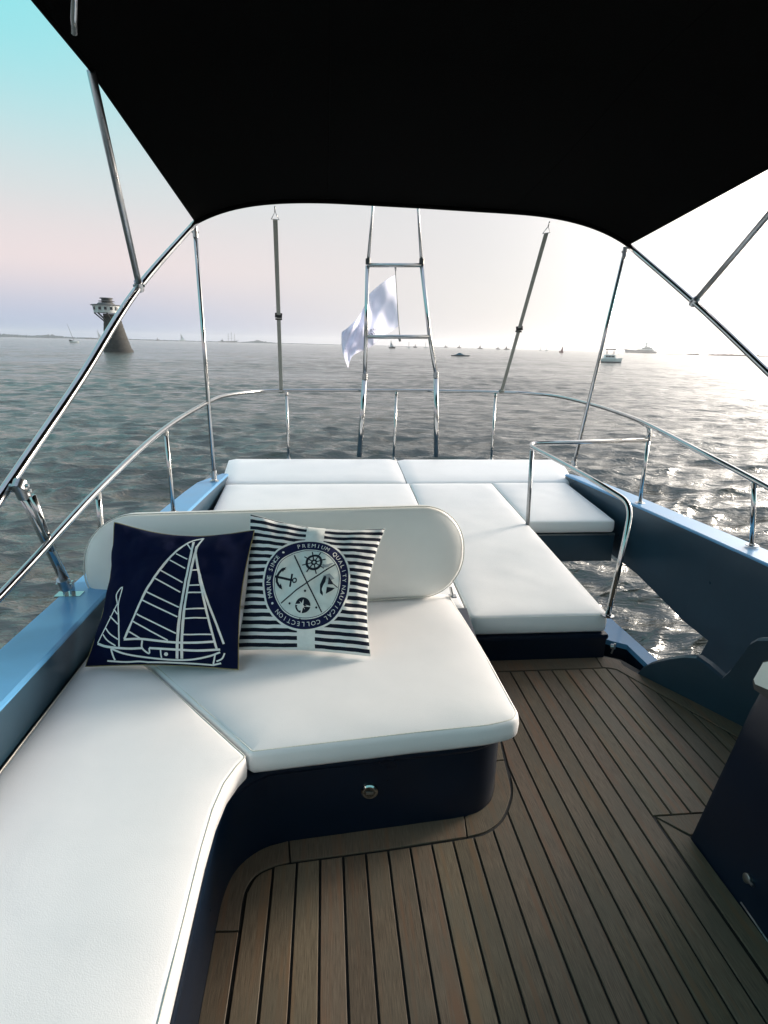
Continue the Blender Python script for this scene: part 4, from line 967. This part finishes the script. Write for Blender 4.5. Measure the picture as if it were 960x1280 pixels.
# ------------------------------------------------------------------ distance: tower, boats, shores
def matf(name, col, rough=0.7, v=0.15, sc=3): return mat(name, col, rough, vary=(sc, v))
M['stone'] = mat('sea_worn_stone', (0.040, 0.037, 0.033), 0.9, vary=(1.5, 0.35), bump=(6, 0.4, 5))
M['stone_low'] = mat('weed_dark_stone', (0.028, 0.028, 0.026), 0.85, vary=(1.5, 0.3), bump=(6, 0.4, 5))
M['white'] = matf('white_paint', (0.72, 0.72, 0.70), 0.5, 0.08)
M['dwhite'] = matf('weathered_white_paint', (0.62, 0.63, 0.62), 0.7, 0.15, 2)
M['dark'] = matf('dark_paint', (0.035, 0.035, 0.04), 0.6)
M['glass'] = mat('dark_glass', (0.01, 0.015, 0.02), 0.1, vary=(3, 0.1))
M['sail'] = matf('sailcloth', (0.78, 0.78, 0.80), 0.8, 0.05)
M['redsail'] = matf('dark_red_cloth', (0.20, 0.06, 0.06), 0.8)
M['tarp'] = matf('blue_tarpaulin', (0.012, 0.075, 0.115), 0.6, 0.2)
M['shiphull'] = matf('grey_ship_paint', (0.16, 0.165, 0.19), 0.6)
M['land'] = mat('far_land', (0.06, 0.035, 0.025), 0.9, vary=(0.05, 0.3))
M['roof'] = matf('grey_roof', (0.10, 0.10, 0.10), 0.8)
def far(px, py):     # position on the water and metres per photo pixel there
    py = max(py, 431.6+(px-480)*0.02396+1.0)
    p = atz(px, py, WATER); d = np.array(p)-CAM; return p, float(d@BF)/FPX
def frame(px, py, yaw=0.0):
    p, s = far(px, py); az = math.atan2(p.x, p.y); rt = Vector((math.cos(az), -math.sin(az), 0)); bk = Vector((math.sin(az), math.cos(az), 0))
    c, sn_ = math.cos(yaw), math.sin(yaw); return p, s, rt*c+bk*sn_, bk*c-rt*sn_
def hull_mb(mb, p, A_, B_, L_, W_, H_, sheer=0.25, bow=1):
    """boat hull: A_ along (bow towards +A_*bow), B_ athwart"""
    st = 9; v = []; f = []
    for i in range(st):
        t_ = i/(st-1); x = (t_-0.5)*L_*bow; w = W_/2*(1-max(0, (t_-0.55)/0.45)**2.2)*(0.85+0.15*min(1, t_*4)); h = H_*(1+sheer*t_**2)
        rake = 0.06*L_*bow*max(0, t_-0.8)/0.2
        for (yy, zz, rk) in ((-w, h, 1), (-w*0.85, h*0.35, 0.3), (-w*0.45, -0.15*H_, 0), (w*0.45, -0.15*H_, 0), (w*0.85, h*0.35, 0.3), (w, h, 1)):
            v.append(p+A_*(x+rake*rk)+B_*yy+Vector((0, 0, zz)))
    for i in range(st-1):
        for j in range(6): f.append((i*6+j, i*6+(j+1) % 6, (i+1)*6+(j+1) % 6, (i+1)*6+j))
    f += [tuple(range(6))[::-1], tuple((st-1)*6+j for j in range(6))]
    return mb.add(v, f)
def obox(mb, p, A_, B_, x0, x1, w, z0, z1, taper=0.0):
    v = []
    for zz, k in ((z0, 0), (z1, taper)):
        dx = (x1-x0)*k/2; ww = w*(1-k*0.6)/2
        for x, y in ((x0+dx, -ww), (x1-dx, -ww), (x1-dx, ww), (x0+dx, ww)): v.append(p+A_*x+B_*y+Vector((0, 0, zz)))
    return mb.add(v, [(0, 3, 2, 1), (4, 5, 6, 7), (0, 1, 5, 4), (1, 2, 6, 5), (2, 3, 7, 6), (3, 0, 4, 7)])
UP = Vector((0, 0, 1))
def origin(o, p): o.location = p; bpy.context.view_layer.update(); setloc(o)

# --- stone tower with a cantilevered lookout
p, s, A_, B_ = frame(148, 440)
tw = thing('lighthouse', 'dark stone sea tower with a white lookout room, standing in the water', 'lighthouse', None, p)
v = []; f = []; n = 28
lv = [(-1.5, 131.0, 166.5), (0, 131.3, 165.2), (5, 131.8, 163.7), (10, 132.3, 162.2), (15, 132.8, 160.8), (20, 133.3, 159.4), (25, 133.7, 158.1), (30, 134.2, 156.9), (35, 134.7, 155.8), (40, 135.0, 154.8), (43, 135.0, 154.2)]
rings = []
for h, x0, x1 in lv:
    for dh, g in ((0, 0.0), (4.2, 0.0), (4.4, -0.35), (4.9, -0.35)):
        if h+dh > 43.5: continue
        q0 = x0+0.1*dh*0.9; q1 = x1-0.27*dh; rings.append((h+dh, (q0+q1)/2-148, (q1-q0)/2+g))
for h, cx_, r in rings:
    for j in range(n): a = 2*math.pi*j/n; v.append(p+A_*(cx_*s+math.cos(a)*r*s)+B_*(math.sin(a)*r*s)+UP*h*s)
for i in range(len(rings)-1):
    for j in range(n): f.append((i*n+j, i*n+(j+1) % n, (i+1)*n+(j+1) % n, (i+1)*n+j))
f.append(tuple((len(rings)-1)*n+j for j in range(n)))
sh = obj('shaft', v, f, 'stone', tw, True, angle=0.5)
sh.data.materials.append(M['stone_low'])
for pl_ in sh.data.polygons:
    if pl_.center.z < p.z+13*s: pl_.material_index = 1
mb = MB(); obox(mb, p, A_, B_, (135-148)*s, (157-148)*s, 20*s, 43.4*s, 44.6*s); mb.build('ledge', 'stone', tw)
HC = 139.5-148
def cyl(mb, cx_, r0, r1, z0, z1, k=16):
    v = []
    for r, zz in ((r0, z0), (r1, z1)):
        for j in range(k): a = 2*math.pi*(j+0.5)/k; v.append(p+A_*((cx_+math.cos(a)*r)*s)+B_*(math.sin(a)*r*s)+UP*zz*s)
    return mb.add(v, [tuple(range(k))[::-1], tuple(range(k, 2*k))]+[(j, (j+1) % k, k+(j+1) % k, k+j) for j in range(k)])
head = cyl(MB(), HC, 14.5, 15.6, 43.8+2, 54.2).build('lookout_room', 'dwhite', tw, True, 0.6)
cyl(MB(), HC, 17.8, 17.0, 54.25, 55.2).build('roof', 'roof', tw, True, 0.6)
cyl(MB(), HC, 11.0, 8.5, 55.25, 57.6).build('upper_roof', 'roof', tw, True, 0.6)
cyl(MB(), HC+1.5, 6.3, 6.3, 57.65, 62.2, 12).build('lantern_room', 'dark', tw, True, 0.6)
cyl(MB(), HC+1, 9.5, 9.0, 59.0, 59.6, 12).build('lantern_gallery', 'roof', tw, True, 0.6)
cyl(MB(), HC+1, 8.0, 7.5, 62.3, 63.2, 12).build('lantern_roof', 'roof', tw, True, 0.6)
for ax_ in (126.2, 132.3, 138.5, 145.0, 151):
    dx = (ax_-148-HC)/15.2; yy = -math.sqrt(max(0.02, 1-dx*dx))*15.6
    q = p+A_*((ax_-148)*s)+B_*(yy*s)+UP*50.6*s; nrm = (A_*dx+B_*(yy/15.2)).normalized(); rot = Matrix((nrm.cross(UP).normalized(), nrm, UP)).transposed()
    w_ = MB().box(q, (2.9*s, 0.8*s, 3.2*s), rot).build('window', 'glass', head)
    MB().box(q+UP*2.1*s+nrm*0.2*s, (3.8*s, 1.2*s, 0.5*s), rot).build('lintel', 'dwhite', w_)
for dx, dy in ((-1, 0), (-0.7, -0.7), (-0.7, 0.7), (0, -1), (0.7, -0.7)):
    a = p+A_*((HC+dx*14)*s)+B_*(dy*14*s)+UP*45.8*s; b = p+A_*((-3+dx*9)*s)+B_*(dy*9*s)+UP*36*s
    MB().tube([a, b], 0.9*s, 6).build('bracket', 'stone', tw)
MB().box(p+A_*((-2.5)*s)-B_*(11.3*s)+UP*31*s, (3*s, 1.2*s, 5*s)).build('doorway', 'dark', tw)
setloc(tw)
# dark weathered ring of masonry lines on the lower shaft is part of its ring steps

# --- small craft
def sailboat(px, py, hl, mast_px, mast_top_dx, label, sails=(), hullm='white', bow=1, group='sailing boats on the horizon'):
    p, s, A_, B_ = frame(px, py); t_ = thing('sailboat', label, 'sailboat', group, p)
    L_ = hl*s; H_ = max(1.6*s, 0.8); h = hull_mb(MB(), p, A_, B_, L_, L_*0.28, H_, 0.25, bow).build('hull', hullm, t_, True, 0.6)
    obox(MB(), p, A_, B_, -L_*0.2, L_*0.18, L_*0.16, H_*0.98, H_*1.5, 0.2).build('cabin', hullm, t_)
    tp = p+A_*(mast_top_dx*s)+UP*(mast_px*s)
    MB().tube([p+A_*(0.02*L_)+UP*H_*0.5, tp], [0.22*s*1.3, 0.15*s], 6).build('mast', 'dark', t_)
    for (dx0, dx1, z0, z1, m_) in sails:     # triangular sail with a little belly
        a, b, c = p+A_*dx0*s+UP*z0*s, p+A_*dx1*s+UP*z0*s, tp-UP*(mast_px-z1)*s
        mid = (a+b+c)/3+B_*0.6*s; thk = B_*0.12*s
        vv = [a, b, c, mid, a+thk, b+thk, c+thk, mid+thk]
        obj('sail', vv, [(0, 1, 3), (1, 2, 3), (2, 0, 3), (5, 4, 7), (6, 5, 7), (4, 6, 7), (0, 4, 5, 1), (1, 5, 6, 2), (2, 6, 4, 0)], m_, t_, False)
    setloc(t_); return t_
sailboat(93, 428.5, 10, 22, -5.5, 'white sailing yacht with a bare leaning mast, left of the stone tower', ((-5.5, 1, 1.5, 4, 'dark'),))
sailboat(126, 424, 6, 11, -3, 'small pale sail showing just left of the stone tower shaft', ((-3, 2, 1, 10, 'sail'),))
sailboat(228, 425.5, 7, 9, -1.5, 'small boat under one white sail, right of the stone tower', ((-2, 3, 1, 9, 'sail'),))
sailboat(490, 435.5, 8, 10, -1.5, 'dark sailing boat with a pale sail under the lower ladder rung', ((-3, 1.0, 1, 9, 'sail'), (1.2, 2.6, 1, 8, 'sail')), 'dark')
sailboat(701.5, 441, 5, 9, 1.5, 'dark red sailing boat right of the right-hand strap', ((-1.5, 2, 1, 9, 'redsail'),), 'redsail', -1)
def tiny(px, py, w, h, label, m_='dark', kind=0, cat='boat', name='fishing_boat', group='small dark boats along the horizon'):
    p, s, A_, B_ = frame(px, py); t_ = thing(name, label, cat, group, p)
    hull_mb(MB(), p, A_, B_, w*s, w*s*0.35, 1.1*s, 0.4, 1 if kind % 2 else -1).build('hull', m_, t_, True, 0.6)
    obox(MB(), p, A_, B_, -w*0.22*s, w*0.15*s, w*s*0.2, 1.0*s, h*0.62*s, 0.3).build('wheelhouse', m_, t_)
    MB().tube([p+UP*s, p+UP*h*s], 0.25*s, 6).build('mast', m_, t_); setloc(t_)
tiny(197, 424.6, 4, 3.5, 'tiny dark boat midway between the stone tower and the left strut', kind=1)
tiny(519, 434.6, 4.5, 4, 'tiny dark boat below the middle of the lower ladder rung')
tiny(557, 434.6, 4, 3.5, 'tiny dark boat just right of the ladder, leftmost of the row there', kind=1)
tiny(574, 435.2, 4.5, 4, 'tiny dark boat directly above the blue covered boat')
tiny(600, 436.2, 6, 5, 'small dark boat midway between the blue covered boat and the strap', kind=1)
tiny(622.5, 436.8, 5, 4, 'small dark boat, left one of the pair beside the right-hand strap')
tiny(633, 437.2, 7, 5, 'small dark boat, larger one of the pair beside the right-hand strap', kind=1)
tiny(278, 426.2, 10, 4.5, 'low grey workboat lying just left of the tall ship', 'shiphull', 1)
tiny(114, 422.3, 13, 2.6, 'long low grey ship on the horizon behind the leaning mast', 'shiphull', 0, 'ship', 'cargo_ship', None)
for px, py, h, lab in ((511, 435, 7, 'thin bare mast between the pale sail and the lower rung boat'), (532, 435, 7, 'thin bare mast just left of the right ladder leg'), (675.5, 438, 5, 'thin pale mast right of the right-hand strap'), (683, 438.4, 4, 'faint short mast left of the dark red sailing boat')):
    p, s, A_, B_ = frame(px, py); t_ = thing('sailboat', lab, 'sailboat', 'sailing boats on the horizon', p)
    hull_mb(MB(), p, A_, B_, 3.5*s, 1.1*s, 0.9*s).build('hull', 'dwhite', t_, True, 0.6); MB().tube([p, p+UP*h*s], 0.25*s, 6).build('mast', 'shiphull', t_); setloc(t_)
# tall ship
p, s, A_, B_ = frame(289.5, 426.4); t_ = thing('tall_ship', 'faint grey tall ship with three bare masts on the horizon', 'sailing ship', None, p)
hull_mb(MB(), p, A_, B_, 13*s, 2.5*s, 1.6*s, 0.5, 1).build('hull', 'shiphull', t_, True, 0.6)
for dx, h in ((-3.6, 11), (0.2, 12.5), (3.8, 10.5)):
    o = MB().tube([p+A_*dx*s, p+A_*dx*s+UP*h*s], 0.22*s, 6).build('mast', 'shiphull', t_)
    for zz, w_ in ((0.4, 1.5), (0.62, 1.25), (0.82, 0.9)):
        c = p+A_*dx*s+UP*h*zz*s; MB().tube([c-A_*w_*s, c+A_*w_*s], 0.14*s, 5).build('yard', 'shiphull', o)
MB().tube([p+A_*6*s+UP*1.6*s, p+A_*9*s+UP*3.2*s], 0.18*s, 6).build('bowsprit', 'shiphull', t_); setloc(t_)
# blue covered boat
p, s, A_, B_ = frame(575, 445.2); t_ = thing('covered_boat', 'low boat under a dark blue tarpaulin, moored beyond the ladder', 'boat', None, p)
hull_mb(MB(), p, A_, B_, 22*s, 6*s, 1.0*s, 0.5, 1).build('hull', 'dark', t_, True, 0.6)
v = []; f = []
for i in range(13):
    x = -10.5+21*i/12; hgt = 1.0+3.2*math.exp(-((x+0.5)/4.6)**2)
    for j in range(7): a = math.pi*j/6; v.append(p+A_*x*s+B_*(math.cos(a)*2.8*s*(1-0.4*abs(x)/11))+UP*(0.4+math.sin(a)*(hgt-0.4))*s)
for i in range(12):
    for j in range(6): f.append((i*7+j, i*7+j+1, (i+1)*7+j+1, (i+1)*7+j))
f += [tuple(range(7)), tuple(84+j for j in range(7))[::-1]]
obj('tarpaulin', v, f, 'tarp', t_, True, angle=0.9); setloc(t_)
# motor cruiser
p, s, A_, B_ = frame(762, 453.3, 0.25); t_ = thing('motor_cruiser', 'white motor cruiser with a black bimini, right of the stern support', 'motorboat', None, p)
hull_mb(MB(), p, A_, B_, 27*s, 9*s, 5.0*s, 0.15, 1).build('hull', 'white', t_, True, 0.6)
hull_mb(MB(), p-UP*0.3*s, A_, B_, 26.6*s, 9.2*s, 1.6*s, 0.1, 1).build('boot_stripe', 'shiphull', t_, True, 0.6)
cb = obox(MB(), p, A_, B_, -8*s, 6*s, 6.5*s, 5.0*s, 9.4*s, 0.16).build('cabin', 'white', t_)
for x0, x1 in ((-6.3, -3.9), (-3.3, -0.3), (0.3, 4.0)): obox(MB(), p-B_*0.25*s, A_, B_, x0*s, x1*s, 6.4*s, 6.6*s, 8.3*s, 0.06).build('window', 'glass', cb)
bt = obox(MB(), p, A_, B_, -6.5*s, 5.5*s, 6*s, 15.4*s, 16.6*s, 0.1).build('bimini', 'canvas', t_)
for x in (-5, 4):
    for y in (-2.4, 2.4): MB().tube([p+A_*x*s*0.8+B_*y*s+UP*9*s, p+A_*x*s+B_*y*s+UP*15.5*s], 0.25*s, 6).build('frame_pole', 'dark', bt)
MB().tube([p-A_*14*s+UP*3*s, p-A_*13.2*s+UP*-0.3*s], [1.4*s, 0.8*s], 8).build('outboard', 'dark', t_); setloc(t_)
# large grey ship
p, s, A_, B_ = frame(801, 441.3); t_ = thing('motor_yacht', 'large hazy grey ship with a stepped superstructure, right of the white cruiser', 'ship', None, p)
hull_mb(MB(), p, A_, B_, 36*s, 6*s, 2.6*s, 0.7, -1).build('hull', 'shiphull', t_, True, 0.6)
for x0, x1, z0, z1 in ((-6, 15, 2.6, 4.6), (0, 13, 4.65, 6.6), (3, 10, 6.65, 7.8)):
    d_ = obox(MB(), p, A_, B_, x0*s, x1*s, 4.5*s, z0*s, z1*s, 0.08).build('deckhouse', 'dwhite', t_)
    obox(MB(), p-B_*0.2*s, A_, B_, (x0+1)*s, (x1-1)*s, 4.4*s, (z0+0.6)*s, (z0+1.2)*s).build('window_band', 'glass', d_)
MB().tube([p+A_*5*s+UP*7.8*s, p+A_*5.4*s+UP*11.8*s], [0.9*s, 0.5*s], 8).build('mast', 'dwhite', t_)
MB().tube([p+A_*5.4*s+UP*10.6*s, p+A_*5.4*s+UP*12.4*s], 1.3*s, 10).build('radar_dome', 'dwhite', t_, True, 0.6)
MB().tube([p+A_*12.5*s+UP*6.5*s, p+A_*13.6*s+UP*9.3*s], 0.35*s, 6).build('antenna', 'dwhite', t_); setloc(t_)
# breakwater and far shores
def shore(name, pts, depth_px, label, m_='land', seed=0, kind=None):
    """low jagged land mass: pts (px, py_base, height_px)"""
    v = []; f = []; k = 0
    xs = []
    for (a, b) in zip(pts, pts[1:]):
        n_ = max(1, int((b[0]-a[0])/1.0))
        for i in range(n_): t_ = i/n_; xs.append(tuple(a[j]+(b[j]-a[j])*t_ for j in range(3)))
    xs.append(pts[-1])
    for i, (px, py, h) in enumerate(xs):
        p, s = far(px, py); hh_ = h*s*(0.75+0.5*noise.noise(Vector((px*0.55, seed, 0)))+0.3*noise.noise(Vector((px*1.9, seed, 3))))
        d = Vector((p.x, p.y, 0)).normalized()*depth_px*s
        v += [p-UP*0.5*s, p+d*0.3+UP*max(0.15*s, hh_), p+d+UP*max(0.1*s, hh_*0.7), p+d*1.4-UP*0.5*s]
    for i in range(len(xs)-1):
        for j in range(3): f.append((i*4+j, (i+1)*4+j, (i+1)*4+j+1, i*4+j+1))
    o = obj(name, v, f, m_, None, False)
    if kind: o['kind'] = kind
    else: tag(o, label, 'breakwater')
    return o
shore('breakwater', [(824, 442.6, 0.4), (840, 443, 0.7), (858, 443.4, 0.5), (862, 443.5, 2.2), (872, 443.8, 2.4), (875, 443.9, 0.6), (884, 444.2, 0.8), (888, 444.3, 2.4), (898, 444.6, 2.2), (902, 444.7, 2.8), (925, 445.3, 2.9), (935, 445.6, 2.0), (945, 445.8, 2.6), (955, 446, 1.2), (975, 446.4, 2.6), (1010, 447.2, 2.0)], 3, 'low brown rocky breakwater along the horizon at the far right', 'land', 3)
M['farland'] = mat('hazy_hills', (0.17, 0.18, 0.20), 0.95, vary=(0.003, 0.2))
shore('hills', [(-120, 417.6, 3), (-40, 419.4, 4), (10, 420.6, 4.5), (40, 421.4, 3.0), (62, 422, 5.5), (85, 422.5, 2.5), (150, 424.1, 1.8), (230, 425.9, 1.2), (300, 427.6, 1.0), (313, 428, 2.4), (322, 428.2, 4.5), (332, 428.4, 2.6), (345, 428.7, 1.0), (430, 430.8, 0.8), (560, 434, 0.5)], 4, '', 'farland', 1, 'structure')

# ------------------------------------------------------------------ haze
S.cycles.volume_bounces = 2
hz = MB().box((0, 0, 28.0), (12400, 12400, 62.0))
mh = bpy.data.materials.new('haze'); mh.use_nodes = True; t = mh.node_tree; t.nodes.remove(t.nodes['Principled BSDF'])
pv = N(t, 'ShaderNodeVolumePrincipled'); pv.inputs['Color'].default_value = (0.97, 0.97, 1.0, 1); pv.inputs['Density'].default_value = 0.00015; pv.inputs['Anisotropy'].default_value = 0.55
t.links.new(pv.outputs[0], t.nodes['Material Output'].inputs['Volume'])
o = hz.build('haze', mh); o['kind'] = 'stuff'
